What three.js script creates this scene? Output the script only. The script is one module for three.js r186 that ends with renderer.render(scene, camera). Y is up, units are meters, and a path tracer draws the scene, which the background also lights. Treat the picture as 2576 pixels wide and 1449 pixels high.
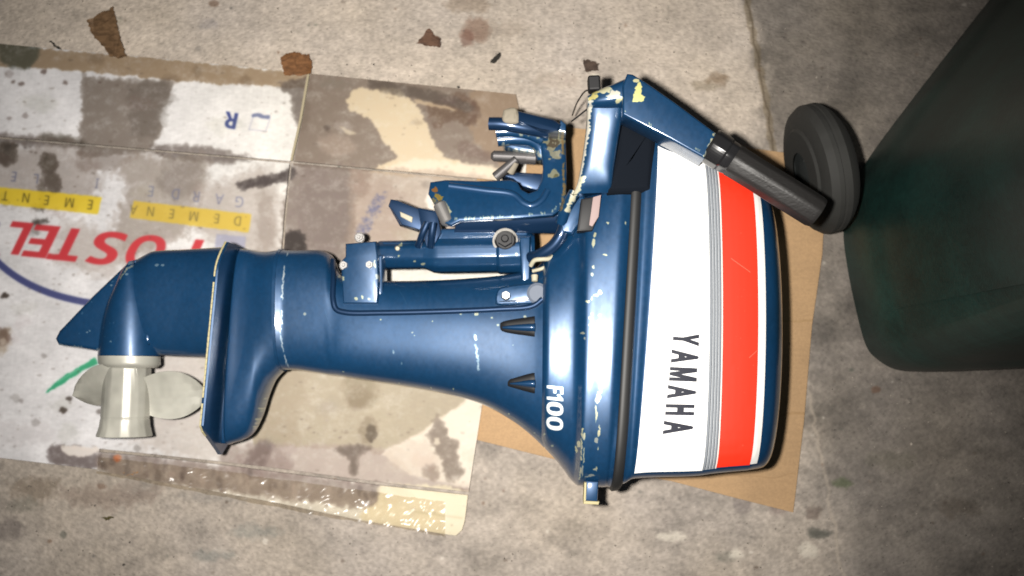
import * as THREE from 'three';
import { mergeGeometries, toCreasedNormals, mergeVertices } from 'three/addons/utils/BufferGeometryUtils.js';
import { RoundedBoxGeometry } from 'three/addons/geometries/RoundedBoxGeometry.js';

// ---------------------------------------------------------------- camera, light, exposure
const scene = new THREE.Scene();
const CAM = 1.4, HALF = Math.tan(Math.PI / 6), IW = 2576, IH = 1449;
const camera = new THREE.PerspectiveCamera(2 * Math.atan(HALF * IH / IW) * 180 / Math.PI, IW / IH, 0.02, 50);
camera.position.set(0.034, CAM, 0.142); camera.up.set(0, 0, -1); camera.lookAt(0, 0, 0); camera.focus = 0.95; camera.userData.fStop = 5.5; camera.updateMatrixWorld(); camera.updateProjectionMatrix();   // held a little low, looking down and slightly up the picture
scene.background = new THREE.Color().setRGB(0.024, 0.027, 0.031);
const LAMP = new THREE.Vector3(-0.05, 1.38, 0.128);
const flash = new THREE.SpotLight(0xfffaf3, 11.6, 0, 0.77, 1, 2);
flash.position.copy(LAMP); flash.target.position.set(-0.12, 0, 0.01);
flash.castShadow = true; flash.shadow.radius = 1; flash.shadow.mapSize.set(2048, 2048); flash.shadow.bias = -0.0005;
scene.add(flash, flash.target);
const renderer = new THREE.WebGLRenderer({ antialias: true });
renderer.toneMapping = THREE.LinearToneMapping; renderer.toneMappingExposure = 1;
renderer.shadowMap.enabled = true;

// ---------------------------------------------------------------- helpers
let seed = 7;
const rnd = () => { seed = (seed + 0x6d2b79f5) | 0; let t = Math.imul(seed ^ (seed >>> 15), 1 | seed); t = (t + Math.imul(t ^ (t >>> 7), 61 | t)) ^ t; return ((t ^ (t >>> 14)) >>> 0) / 4294967296; };
const rr = (a, b) => a + (b - a) * rnd();
const V = (x, y, z) => new THREE.Vector3(x, y, z);
const kAt = (h) => 2 * (CAM - h) * HALF / IW;
const P = (px, py, h = 0) => { const d = V(2 * px / IW - 1, 1 - 2 * py / IH, 0.5).unproject(camera).sub(camera.position); return camera.position.clone().addScaledVector(d, (h - CAM) / d.y); };   // where a measured spot lies at height h
let flat = false;   // while the floor and the board are drawn, measured spots are taken to their plan
const plan = (a, b, h = 0.004) => { if (!flat) return [a, b]; const p = P(a, b, h); return [p.x / kAt(0) + IW / 2, p.z / kAt(0) + IH / 2]; };
const lin = (r, g, b) => new THREE.Color().setRGB(r, g, b);
const hash = (x, y, s) => { let h = Math.imul(x, 374761393) ^ Math.imul(y, 668265263) ^ Math.imul(s, 2147483647 - 98765); h = Math.imul(h ^ (h >>> 13), 1274126177); return ((h ^ (h >>> 16)) >>> 0) / 4294967296; };
function noise(x, y, s) {
  const xi = Math.floor(x), yi = Math.floor(y), fx = x - xi, fy = y - yi, u = fx * fx * (3 - 2 * fx), v = fy * fy * (3 - 2 * fy);
  const a = hash(xi, yi, s), b = hash(xi + 1, yi, s), c = hash(xi, yi + 1, s), d = hash(xi + 1, yi + 1, s);
  return a + (b - a) * u + (c - a) * v + (a - b - c + d) * u * v;
}
const fbm = (x, y, s, o) => { let t = 0, a = 0.5, n = 0; for (let i = 0; i < o; i++) { t += a * noise(x, y, s + i); n += a; a *= 0.5; x *= 2.03; y *= 2.03; } return t / n; };
const cl = (x, a = 0, b = 1) => Math.max(a, Math.min(b, x));

const used = {};
const numbered = (n) => { const k = used[n] = (used[n] ?? -1) + 1; return k ? n + '_' + String(k).padStart(3, '0') : n; };
function tag(o, label, category, group, kind) { o.userData.label = label; if (category) o.userData.category = category; if (group) o.userData.group = group; if (kind) o.userData.kind = kind; return o; }
function thing(name, label, category, at) { const g = new THREE.Group(); g.name = numbered(name); g.position.copy(at); scene.add(g); return tag(g, label, category); }
// a mesh whose geometry was made in world axes, put under parent
function add(name, geo, mat, parent = scene, label) {
  if (Array.isArray(geo)) geo = join(geo);
  const m = new THREE.Mesh(geo, mat); m.name = parent === scene ? numbered(name) : name;
  const off = V(0, 0, 0); parent.updateWorldMatrix(true, false); off.setFromMatrixPosition(parent.matrixWorld);
  geo.computeBoundingBox();
  const c = geo.boundingBox.getCenter(V(0, 0, 0)); if (parent === scene) c.y = geo.boundingBox.min.y;
  geo.translate(-c.x, -c.y, -c.z); m.position.copy(c).sub(off);
  m.castShadow = m.receiveShadow = true; parent.add(m);
  if (label) m.userData.label = label;
  return m;
}
function join(list) {
  return mergeGeometries(list.map((g) => { let q = g.index ? g.toNonIndexed() : g; for (const k of Object.keys(q.attributes)) if (!['position', 'normal', 'uv'].includes(k)) q.deleteAttribute(k); return q; }));
}
// uv over the side view of the motor, in metres of its own plane
const UX0 = -0.75, UZ0 = -0.42, UW = 1.4, UD = 0.8;
function sideUV(g) {
  const p = g.attributes.position, uv = new Float32Array(p.count * 2);
  for (let i = 0; i < p.count; i++) { uv[2 * i] = (p.getX(i) - UX0) / UW; uv[2 * i + 1] = 1 - (p.getZ(i) - UZ0) / UD; }
  g.setAttribute('uv', new THREE.BufferAttribute(uv, 2)); return g;
}
const crease = (g, a = 0.6) => toCreasedNormals(g.index ? g.toNonIndexed() : g, a);

// loft along a run of sections; each section is a superellipse between A and B with top and bottom thickness
const KEYS = ['ax', 'az', 'bx', 'bz', 'hc', 'tu', 'td', 'n', 'bow', 'lean'];
function sec(ax, ay, bx, by, o) {
  const hr = o.hr ?? o.hc, a = P(ax, ay, hr), b = P(bx, by, hr);
  return { ax: a.x, az: a.z, bx: b.x, bz: b.z, hc: o.hc, tu: o.tu ?? o.t, td: o.td ?? o.t, n: o.n ?? 2.2, bow: (o.bow ?? 0) * kAt(hr), lean: o.lean ?? 0 };
}
function pchip(xs, ys, x) {
  const n = xs.length; let i = 0; while (i < n - 2 && x > xs[i + 1]) i++;
  const h = (k) => xs[k + 1] - xs[k], d = (k) => (ys[k + 1] - ys[k]) / h(k);
  const m = (k) => { if (k === 0) return d(0); if (k === n - 1) return d(n - 2); const a = d(k - 1), b = d(k); return a * b <= 0 ? 0 : 3 * (h(k - 1) + h(k)) / ((2 * h(k) + h(k - 1)) / a + (h(k) + 2 * h(k - 1)) / b); };
  const t = (x - xs[i]) / h(i), t2 = t * t, t3 = t2 * t;
  return ys[i] * (2 * t3 - 3 * t2 + 1) + h(i) * m(i) * (t3 - 2 * t2 + t) + ys[i + 1] * (-2 * t3 + 3 * t2) + h(i) * m(i + 1) * (t3 - t2);
}
const rings = {};
function ring(n, N) {     // N points of even spacing on a unit superellipse
  const key = n.toFixed(2) + '_' + N; if (rings[key]) return rings[key];
  const M = 1200, pts = [], len = [0], e = 2 / n;
  for (let i = 0; i <= M; i++) { const a = i / M * Math.PI * 2, c = Math.cos(a), s = Math.sin(a); pts.push([Math.sign(c) * Math.abs(c) ** e, Math.sign(s) * Math.abs(s) ** e]); }
  for (let i = 1; i <= M; i++) len.push(len[i - 1] + Math.hypot(pts[i][0] - pts[i - 1][0], pts[i][1] - pts[i - 1][1]));
  const out = []; let j = 0;
  for (let k = 0; k < N; k++) { const L = k / N * len[M]; while (len[j + 1] < L) j++; const t = (L - len[j]) / Math.max(1e-9, len[j + 1] - len[j]); out.push([pts[j][0] + (pts[j + 1][0] - pts[j][0]) * t, pts[j][1] + (pts[j + 1][1] - pts[j][1]) * t]); }
  return rings[key] = out;
}
function shell(secs, along) {
  const ts = [0];
  for (let i = 1; i < secs.length; i++) { const a = secs[i - 1], b = secs[i]; ts.push(ts[i - 1] + Math.max(1e-4, Math.hypot((a.ax + a.bx - b.ax - b.bx) / 2, (a.az + a.bz - b.az - b.bz) / 2) + 0.3 * Math.abs(a.tu - b.tu))); }
  const at = (t) => { const s = {}; for (const k of KEYS) s[k] = pchip(ts, secs.map((q) => q[k]), t); return s; };
  const put = (s, u, w) => {
    const m = V((s.ax + s.bx) / 2 + (s.bx - s.ax) / 2 * u, s.hc + (w > 0 ? s.tu : s.td) * w, (s.az + s.bz) / 2 + (s.bz - s.az) / 2 * u);
    m.x += s.bow * (1 - u * u); m.y += s.lean * u; return m;
  };
  const top = (t, u, off = 0) => { const s = at(t), p = put(s, u, Math.max(0, 1 - Math.abs(u) ** s.n) ** (1 / s.n)); p.y += off; return p; };
  return { ts, at, put, top };
}
function loft(secs, { N = 84, step = 0.004 } = {}) {
  const S = shell(secs), rows = [];
  for (let i = 0; i < S.ts.length - 1; i++) { const n = Math.max(1, Math.ceil((S.ts[i + 1] - S.ts[i]) / step)); for (let k = 0; k < n; k++) rows.push(S.ts[i] + (S.ts[i + 1] - S.ts[i]) * k / n); }
  rows.push(S.ts[S.ts.length - 1]);
  const pos = [], idx = [];
  for (const t of rows) { const s = S.at(t); for (const [u, w] of ring(s.n, N)) pos.push(...S.put(s, u, w).toArray()); }
  for (let i = 0; i < rows.length - 1; i++) for (let k = 0; k < N; k++) { const a = i * N + k, b = i * N + (k + 1) % N; idx.push(a, b, a + N, b, b + N, a + N); }
  for (const [r, f] of [[0, 1], [rows.length - 1, 0]]) {
    const c = V(0, 0, 0), r0 = pos.length / 3; for (let k = 0; k < N; k++) { const q = pos.slice((r * N + k) * 3, (r * N + k) * 3 + 3); pos.push(...q); c.add(V(...q)); } c.divideScalar(N);
    const ci = pos.length / 3; pos.push(...c.toArray());
    for (let k = 0; k < N; k++) { const a = r0 + k, b = r0 + (k + 1) % N; f ? idx.push(ci, b, a) : idx.push(ci, a, b); }
  }
  return solid(pos, idx, null);
}
function solid(pos, idx, angle = 0.7) {
  let vol = 0; const v = (i) => V(pos[3 * i], pos[3 * i + 1], pos[3 * i + 2]);
  for (let i = 0; i < idx.length; i += 3) vol += v(idx[i]).dot(v(idx[i + 1]).cross(v(idx[i + 2])));
  if (vol < 0) for (let i = 0; i < idx.length; i += 3) [idx[i], idx[i + 1]] = [idx[i + 1], idx[i]];
  const g = new THREE.BufferGeometry(); g.setAttribute('position', new THREE.Float32BufferAttribute(pos, 3)); g.setIndex(idx);
  if (angle === null) { g.computeVertexNormals(); return sideUV(g.toNonIndexed()); }
  return sideUV(crease(g, angle));
}
// flat piece with a measured outline, its top at height h
function slab(pts, h, thick, { bevel = 0.001, hr = h, holes = [], seg = 2, round = false, slope = 0 } = {}) {
  const w = (list) => list.map(([x, y]) => { const p = P(x, y, hr); return new THREE.Vector2(p.x, -p.z); });
  const mk = (list, C) => { const q = w(list), s = new C(); if (round) { s.setFromPoints(new THREE.SplineCurve([...q, q[0]]).getPoints(q.length * 8).slice(0, -1)); } else s.setFromPoints(q); return s; };
  const s = mk(pts, THREE.Shape); for (const o of holes) s.holes.push(mk(o, THREE.Path));
  const b = Math.min(bevel, thick * 0.45);
  const g = new THREE.ExtrudeGeometry(s, { depth: thick - 2 * b, bevelEnabled: b > 0, bevelThickness: b, bevelSize: b, bevelOffset: -b, bevelSegments: seg, steps: 1, curveSegments: 8 });
  g.rotateX(-Math.PI / 2); g.translate(0, h - thick + b, 0);
  if (slope) { g.computeBoundingBox(); const zc = (g.boundingBox.min.z + g.boundingBox.max.z) / 2, p = g.attributes.position; for (let i = 0; i < p.count; i++) p.setY(i, p.getY(i) + slope * (p.getZ(i) - zc)); g.computeVertexNormals(); }
  return sideUV(crease(g, 0.5));
}
function rod(a, b, r, r2 = r, seg = 28, cap = 0.15) {   // turned bar from a to b with softened ends
  const L = a.distanceTo(b), c = Math.min(r, r2) * cap, pts = [[0, 0], [r - c, 0], [r, c], [r2, L - c], [r2 - c, L], [0, L]].map(([x, y]) => new THREE.Vector2(Math.max(0, x), y));
  const g = new THREE.LatheGeometry(pts, seg); return aim(crease(g, 0.6), a, b);
}
function turned(a, b, prof, seg = 40, ang = 0.5) {     // lathe: prof = [along 0..1, radius]
  const L = a.distanceTo(b); return aim(crease(new THREE.LatheGeometry(prof.map(([t, r]) => new THREE.Vector2(r, t * L)), seg), ang), a, b);
}
function aim(g, a, b) { g.applyQuaternion(new THREE.Quaternion().setFromUnitVectors(V(0, 1, 0), b.clone().sub(a).normalize())); g.translate(a.x, a.y, a.z); return sideUV(g); }
function hose(pts, r, seg = 60) { return sideUV(new THREE.TubeGeometry(new THREE.CatmullRomCurve3(pts), seg, r, 10)); }
function hexBolt(at, r, h, up = V(0, 1, 0)) {
  const a = at.clone(), b = at.clone().addScaledVector(up, h), w = at.clone().addScaledVector(up, h * 0.25);
  return join([rod(a, w, r * 1.35, r * 1.3, 24), aim(crease(new THREE.CylinderGeometry(r * 0.93, r, h, 6).translate(0, h / 2, 0), 0.3), a, b), rod(b.clone().addScaledVector(up, -0.001), b.clone().addScaledVector(up, h * 0.22), r * 0.5, r * 0.42, 16)]);
}
function block(px, py, h, lx, ly, lz, turn = 0, r = 0.003) { const g = new RoundedBoxGeometry(lx, ly, lz, 3, r); g.rotateY(turn); const p = P(px, py, h); g.translate(p.x, p.y, p.z); return sideUV(g.toNonIndexed()); }
const ray = new THREE.Raycaster();
function on(mesh, px, py, lift = 0) {     // the point of a finished surface that a measured spot lies on
  mesh.updateWorldMatrix(true, false);
  ray.set(camera.position.clone(), P(px, py, 0).sub(camera.position).normalize());
  const hit = ray.intersectObject(mesh, false)[0];
  if (!hit) { console.log('missed', mesh.name, px, py); return { p: P(px, py, 0.15), n: V(0, 1, 0) }; }
  const n = hit.face.normal.clone(); if (n.y < 0) n.negate();
  return { p: hit.point.clone().addScaledVector(n, lift), n };
}

// ---------------------------------------------------------------- textures
function canvasTex(w, h, draw, srgb = true, soft = 0) {
  const c = document.createElement('canvas'); c.width = w; c.height = h; const x = c.getContext('2d'); draw(x, w, h);
  if (soft) { const d = document.createElement('canvas'); d.width = w; d.height = h; const y = d.getContext('2d'); y.filter = `blur(${soft}px)`; y.drawImage(c, 0, 0); x.setTransform(1, 0, 0, 1, 0, 0); x.globalAlpha = 0.8; x.drawImage(d, 0, 0); x.globalAlpha = 1; }
  const t = new THREE.CanvasTexture(c); if (srgb) t.colorSpace = THREE.SRGBColorSpace; t.anisotropy = 8; return t;
}
function pixels(x, w, h, f) { const im = x.getImageData(0, 0, w, h), d = im.data; for (let j = 0, o = 0; j < h; j++) for (let i = 0; i < w; i++, o += 4) { const c = f(i, j, d, o); d[o] = c[0]; d[o + 1] = c[1]; d[o + 2] = c[2]; d[o + 3] = 255; } x.putImageData(im, 0, 0); }
function ragged(x, pts, amp, s, fill, alpha = 1, curve = true) {
  if (flat && curve && amp >= 6) {      // soaked stains fade out over a few millimetres
    const c = pts.reduce((a, p) => [a[0] + p[0] / pts.length, a[1] + p[1] / pts.length], [0, 0]), R = pts.reduce((a, p) => Math.max(a, Math.hypot(p[0] - c[0], p[1] - c[1])), 0), f = Math.min(0.3, (amp * 0.32) / R), part = 1 - (1 - alpha) ** (1 / 3);
    for (const k of [-1, 0, 1]) rag(x, pts.map((p) => [c[0] + (p[0] - c[0]) * (1 + f * k), c[1] + (p[1] - c[1]) * (1 + f * k)]), amp * 1.45, s + k * 3, fill, part, true);
  } else rag(x, pts, amp, s, fill, alpha, curve);
}
function rag(x, pts, amp, s, fill, alpha, curve) {   // closed patch with an uneven border
  x.save(); x.globalAlpha *= alpha; x.fillStyle = fill; x.beginPath(); pts = pts.map((p) => plan(...p));
  let q = pts; if (curve) q = new THREE.SplineCurve([...pts, pts[0]].map((p) => new THREE.Vector2(...p))).getPoints(pts.length * 10).map((p) => [p.x, p.y]);
  let first = true;
  for (let i = 0; i < q.length; i++) {
    const a = q[i], b = q[(i + 1) % q.length], L = Math.hypot(b[0] - a[0], b[1] - a[1]), n = Math.max(1, Math.ceil(L / 3));
    for (let k = 0; k < n; k++) {
      const px = a[0] + (b[0] - a[0]) * k / n, py = a[1] + (b[1] - a[1]) * k / n;
      const X = px + amp * ((fbm(px / 14, py / 14, s, 3) - 0.5) * 2 + (noise(px / 3, py / 3, s + 9) - 0.5) * 0.7), Y = py + amp * ((fbm(px / 14, py / 14, s + 40, 3) - 0.5) * 2 + (noise(px / 3, py / 3, s + 19) - 0.5) * 0.7);
      first ? x.moveTo(X, Y) : x.lineTo(X, Y); first = false;
    }
  }
  x.closePath(); x.fill(); x.restore();
}
const blot = (x, cx, cy, rx, ry, s, fill, alpha, amp = 6) => { const p = []; for (let i = 0; i < 9; i++) { const a = i / 9 * 6.283; p.push([cx + Math.cos(a) * rx * (0.8 + 0.4 * hash(i, s, 3)), cy + Math.sin(a) * ry * (0.8 + 0.4 * hash(i, s, 4))]); } ragged(x, p, amp, s, fill, alpha); };
function glyphs(x, text, cx, cy, size, ang, fill, { skew = 0, font = 'bold', gap = 0, wide = 1, alpha = 1 } = {}) {
  [cx, cy] = plan(cx, cy); x.save(); x.translate(cx, cy); x.rotate(ang); x.transform(wide, 0, -skew, 1, 0, 0); x.globalAlpha *= alpha;
  x.font = `${font} ${size}px sans-serif`; x.fillStyle = fill; x.textAlign = 'center'; x.textBaseline = 'middle';
  const ch = [...text]; ch.forEach((c, i) => x.fillText(c, (i - (ch.length - 1) / 2) * gap, 0)); x.restore();
}

// ---- floor: two concrete slabs with a joint between them
const FX0 = -150, FY0 = -100, FW = 2876, FH = 1650, FT = 2048, FTH = 1175;
const jointX = (y) => 1880 + 250 * y / 1449 + 5 * Math.sin(y / 170);
flat = true;
const jt = []; for (let y = -300; y <= 1800; y += 10) jt.push(plan(jointX(y), y));
const planJoint = (Y) => { let i = 0; while (i < jt.length - 2 && jt[i + 1][1] < Y) i++; const a = jt[i], b = jt[i + 1]; return a[0] + (b[0] - a[0]) * (Y - a[1]) / (b[1] - a[1]); };
const floorMap = canvasTex(FT, FTH, (x, w, h) => {
  pixels(x, w, h, (i, j) => {
    const X = FX0 + i / w * FW, Y = FY0 + j / h * FH;
    const side = cl((X - planJoint(Y) - (fbm(Y / 40, X / 60, 5, 4) - 0.5) * 70) / (Y > 500 ? 90 : 40) + 0.5);
    const big = fbm(X / 260, Y / 260, 11, 4), mid = fbm(X / 46, Y / 30, 21, 4), fine = fbm(X / 7, Y / 6, 31, 3), dirt = fbm(X / 120 + 7, Y / 70, 41, 5);
    let v = 152 + (big - 0.5) * 28 + (mid - 0.5) * 24 + (fine - 0.5) * 54;
    const pale = cl((330 - Y + (big - 0.5) * 260) / 120); v += 22 * pale;                // smoother skim coat towards the top
    v -= 20 * cl((dirt - 0.5) * 4) * (1 - 0.5 * pale);
    const v2 = 112 + (big - 0.5) * 40 + (mid - 0.5) * 36 + (fine - 0.5) * 34 - 12 * cl((dirt - 0.5) * 4);
    v = v * (1 - side) + v2 * side;
    const pit = hash(i >> 1, j >> 1, 77); if (pit > 0.9965) v -= 40; if (pit < 0.002) v += 34;
    const warm = 0.5 + (fbm(X / 180, Y / 180, 61, 3) - 0.5) * 1.2;
    return [v * (1.0 + 0.012 * warm), v * 0.942, v * (0.888 - 0.03 * warm)];
  });
  x.setTransform(w / FW, 0, 0, h / FH, -FX0 * w / FW, -FY0 * h / FH);
  x.lineCap = 'round';
  for (let k = 0; k < 2; k++) { x.strokeStyle = k ? '#3d3222' : '#5f5138'; x.lineWidth = k ? 4 : 17; x.globalAlpha = k ? 0.55 : 0.4; x.beginPath(); for (let y = -100; y < (k ? 620 : 480); y += 6) x.lineTo(...plan(jointX(y) + (fbm(y / 20, k, 3, 3) - 0.5) * 14, y)); x.stroke(); }
  x.globalAlpha = 0.35; x.strokeStyle = '#b9ad9b'; x.lineWidth = 7; x.beginPath(); for (let y = 640; y < 1500; y += 6) x.lineTo(...plan(jointX(y) - 12 + (fbm(y / 25, 8, 3, 3) - 0.5) * 20, y)); x.stroke();
  x.globalAlpha = 1;
  const g0 = x.globalAlpha; x.globalAlpha = 0.72;
  blot(x, 1195, 75, 34, 30, 3, '#5d4130', 0.6, 9); blot(x, 1175, 95, 18, 20, 4, '#5a3b2e', 0.6, 6); blot(x, 1255, 70, 70, 22, 5, '#6e6055', 0.3, 14);
  blot(x, 1805, 198, 30, 15, 6, '#4d371f', 0.55, 10); blot(x, 1780, 215, 40, 10, 7, '#4d4024', 0.3, 8);
  blot(x, 1180, 10, 60, 20, 8, '#5c4a3a', 0.35, 12); blot(x, 1400, 200, 60, 24, 9, '#7d7062', 0.22, 14); blot(x, 520, 60, 26, 10, 15, '#4b4a55', 0.3, 10);
  blot(x, 90, 1230, 60, 26, 10, '#4e3f31', 0.45, 18); blot(x, 60, 1270, 40, 18, 11, '#3c3e38', 0.4, 14); blot(x, 280, 1245, 130, 26, 12, '#5d4b3d', 0.4, 18);
  blot(x, 540, 1250, 90, 14, 13, '#55555c', 0.3, 12); blot(x, 640, 1340, 70, 14, 14, '#4d5350', 0.35, 12); blot(x, 980, 1290, 120, 14, 16, '#5d4a3c', 0.4, 14);
  blot(x, 10, 1335, 50, 24, 17, '#3e3a38', 0.5, 12); blot(x, 540, 1400, 50, 12, 18, '#4d5350', 0.35, 12); blot(x, 1060, 1265, 60, 12, 40, '#4e4b5c', 0.25, 10);
  blot(x, 2060, 1345, 26, 12, 19, '#272b26', 0.7, 8); blot(x, 2050, 1290, 20, 18, 20, '#3b2d28', 0.5, 8); blot(x, 1960, 1270, 30, 24, 22, '#4c3a33', 0.4, 10);
  blot(x, 1870, 1270, 24, 22, 23, '#55504a', 0.45, 8); blot(x, 1830, 1400, 30, 12, 24, '#54544e', 0.5, 10);
  blot(x, 2120, 1215, 26, 12, 25, '#33401d', 0.55, 8); blot(x, 2250, 1160, 60, 22, 26, '#3a3c2c', 0.28, 12); blot(x, 2420, 1280, 60, 20, 27, '#4a3c30', 0.35, 14);
  x.globalAlpha = g0;
  for (const [a, b, c, d] of [[1690, 1350, 36, 12], [1850, 1395, 18, 12], [2035, 1385, 24, 18], [1920, 1165, 16, 12], [1960, 1240, 20, 8], [80, 1090, 10, 6]]) blot(x, a, b, c, d, a, '#d2c8bb', 0.6, 7);
  for (let k = 0; k < 420; k++) { const X = rr(-150, 2700), Y = rr(-100, 1550), r = rr(1, 4.5) * (rnd() < 0.12 ? 2.2 : 1); blot(x, X, Y, r * rr(0.7, 1.8), r, k + 300, ['#2b2a2c', '#463a30', '#3a3f38', '#5a4030', '#d4cdc2'][(rnd() * 5) | 0], rr(0.2, 0.65), 2); }
}, true, 1.4);
floorMap.wrapS = floorMap.wrapT = THREE.MirroredRepeatWrapping;
const floorBump = canvasTex(1024, 1024, (x, w, h) => pixels(x, w, h, (i, j) => { const v = 255 * cl(0.45 + (fbm(i / 5, j / 5, 3, 4) - 0.5) * 0.9 + (fbm(i / 40, j / 40, 5, 3) - 0.5) * 0.6 - (hash(i >> 2, j >> 2, 5) > 0.992 ? 0.4 : 0)); return [v, v, v]; }), false);
floorBump.wrapS = floorBump.wrapT = THREE.MirroredRepeatWrapping; floorBump.repeat.set(2, 2);
const M = {};
M.concrete = new THREE.MeshStandardMaterial({ map: floorMap, bumpMap: floorBump, bumpScale: 0.0016, roughness: 0.9 });

// ---- printed carton
const BX0 = -70, BY0 = 90, BW = 1420, BH = 1290, BT = 1900, BTH = Math.round(BT * BH / BW);
const T5 = 0.1;      // the print runs at this slope
const cartonMap = canvasTex(BT, BTH, (x, w, h) => {
  pixels(x, w, h, (i, j) => {
    const X = BX0 + i / w * BW, Y = BY0 + j / h * BH, f = fbm(X / 9, Y / 3.2, 3, 3), m = fbm(X / 60, Y / 60, 13, 4), c = Math.sin((X + 0.09 * Y) / 1.7);
    const v = 206 + (f - 0.5) * 34 + (m - 0.5) * 34 + c * 1.6, warm = cl((X - 250) / 700);
    return [v * 0.99, v * (0.98 - 0.012 * warm), v * (0.985 - 0.065 * warm)];
  });
  x.setTransform(w / BW, 0, 0, h / BH, -BX0 * w / BW, -BY0 * h / BH);
  const wet = '#6c6058', wet2 = '#463b33', kraft = '#7f694e';
  const stains = (x) => {
  // upper edge band of bare brown board and wet patches
  ragged(x, [[-60, 105], [10, 118], [400, 150], [780, 190], [785, 228], [690, 220], [520, 214], [240, 185], [80, 175], [-60, 168]], 7, 1, kraft, 0.85, false);
  ragged(x, [[5, 112], [100, 122], [88, 168], [60, 178], [10, 160]], 8, 2, '#3f4036', 0.75);
  for (const [a, b, r] of [[430, 205, 26], [500, 182, 12], [620, 205, 14], [250, 150, 20]]) blot(x, a, b, r, 14, a, '#5d4736', 0.4, 8);
  ragged(x, [[216, 195], [300, 205], [430, 212], [425, 255], [405, 290], [412, 330], [385, 375], [420, 395], [360, 385], [250, 398], [205, 390], [212, 300]], 9, 4, wet, 0.92);
  ragged(x, [[330, 215], [430, 215], [420, 300], [390, 350], [330, 330]], 16, 5, wet2, 0.35);
  ragged(x, [[700, 218], [782, 205], [770, 330], [745, 300], [735, 250], [715, 228]], 9, 6, wet2, 0.75);
  ragged(x, [[-60, 325], [60, 345], [190, 352], [205, 372], [60, 368], [-60, 352]], 10, 7, wet2, 0.7);
  ragged(x, [[90, 350], [150, 338], [230, 365], [160, 372]], 8, 8, wet2, 0.6);
  ragged(x, [[380, 372], [430, 368], [520, 372], [590, 390], [640, 400], [560, 412], [430, 402]], 10, 9, wet2, 0.7);
  ragged(x, [[200, 385], [300, 390], [350, 400], [280, 430], [205, 425]], 10, 10, wet, 0.55);
  ragged(x, [[330, 395], [420, 398], [520, 405], [510, 470], [500, 520], [470, 590], [330, 640], [300, 570], [330, 470], [300, 430]], 22, 11, '#7d7066', 0.65);
  ragged(x, [[430, 400], [510, 405], [512, 480], [440, 500], [400, 460]], 16, 12, wet, 0.5);
  for (const [a, b, rx, ry, al] of [[25, 388, 26, 30, 0.9], [128, 418, 25, 27, 0.92], [140, 465, 20, 26, 0.9], [112, 490, 9, 40, 0.75], [8, 400, 20, 16, 0.6], [100, 520, 14, 6, 0.7], [110, 562, 20, 7, 0.75], [95, 575, 12, 22, 0.4]]) blot(x, a, b, rx, ry, a + 7, '#28211b', al, 7);
  for (const [a, b, r, al] of [[115, 185, 7, 0.7], [60, 215, 6, 0.6], [170, 212, 6, 0.6], [40, 208, 4, 0.6], [255, 210, 4, 0.6], [28, 190, 9, 0.25], [70, 295, 6, 0.4], [30, 300, 5, 0.4]]) blot(x, a, b, r * 1.3, r, a + 3, '#3c2a22', al, 3);
  for (const [a, b] of [[85, 385], [95, 387], [70, 375]]) blot(x, a, b, 4, 3, a, '#2e2622', 0.6, 2);
  ragged(x, [[170, 560], [330, 600], [340, 660], [250, 690], [150, 650]], 26, 14, '#8d8178', 0.5);
  ragged(x, [[-60, 360], [200, 385], [260, 470], [160, 520], [-60, 480]], 30, 15, '#75675b', 0.5);
  ragged(x, [[500, 470], [600, 450], [690, 430], [690, 640], [560, 620], [480, 560]], 26, 16, '#8d8178', 0.55);
  // second upper panel: wet board round a dry patch, a pale band along the crease
  ragged(x, [[775, 180], [1305, 232], [1315, 470], [740, 420]], 3, 17, '#6f6155', 0.92, false);
  ragged(x, [[1190, 228], [1312, 240], [1300, 430], [1190, 350]], 12, 18, '#8a7460', 0.75);
  ragged(x, [[880, 262], [890, 235], [912, 224], [940, 236], [965, 226], [1010, 236], [1050, 275], [1078, 330], [1110, 390], [1180, 420], [1300, 440], [1300, 462], [1100, 448], [945, 436], [1000, 398], [965, 352], [940, 305], [888, 278]], 7, 20, '#bfae92', 1);
  ragged(x, [[960, 430], [1040, 405], [1130, 410], [1290, 435], [1290, 462], [1080, 450]], 8, 21, '#cdbfa8', 0.9);
  ragged(x, [[1075, 268], [1140, 240], [1200, 262], [1195, 310], [1170, 318], [1140, 300], [1100, 320], [1082, 300]], 9, 22, '#5a4638', 0.9);
  ragged(x, [[930, 205], [1010, 215], [1150, 250], [1190, 282], [1090, 262], [1000, 242], [940, 228]], 8, 23, '#4d4038', 0.75);
  ragged(x, [[1040, 252], [1130, 272], [1150, 280], [1060, 266]], 4, 24, '#b8a284', 0.7);
  ragged(x, [[1150, 368], [1175, 362], [1240, 395], [1250, 412], [1160, 392]], 8, 25, '#63534a', 0.7);
  blot(x, 1090, 305, 14, 8, 26, '#6a5c50', 0.6, 6); blot(x, 1050, 310, 18, 6, 27, '#8e7e6c', 0.5, 6); blot(x, 865, 320, 22, 14, 28, '#8c8175', 0.7, 7); blot(x, 826, 325, 9, 6, 29, '#4c4138', 0.7, 5);
  ragged(x, [[855, 318], [875, 328], [896, 338], [880, 342]], 4, 30, '#b5a791', 0.8);
  ragged(x, [[800, 350], [860, 342], [900, 380], [830, 395]], 10, 31, '#978778', 0.45);
  // main panels
  ragged(x, [[735, 418], [905, 425], [930, 470], [890, 520], [900, 600], [860, 680], [715, 700]], 14, 32, '#6d6058', 0.85);
  ragged(x, [[885, 428], [1240, 458], [1200, 640], [900, 660], [880, 560]], 12, 33, '#927f6d', 0.6);
  ragged(x, [[770, 445], [880, 460], [870, 600], [760, 620]], 30, 34, '#6a5a52', 0.4);
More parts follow.
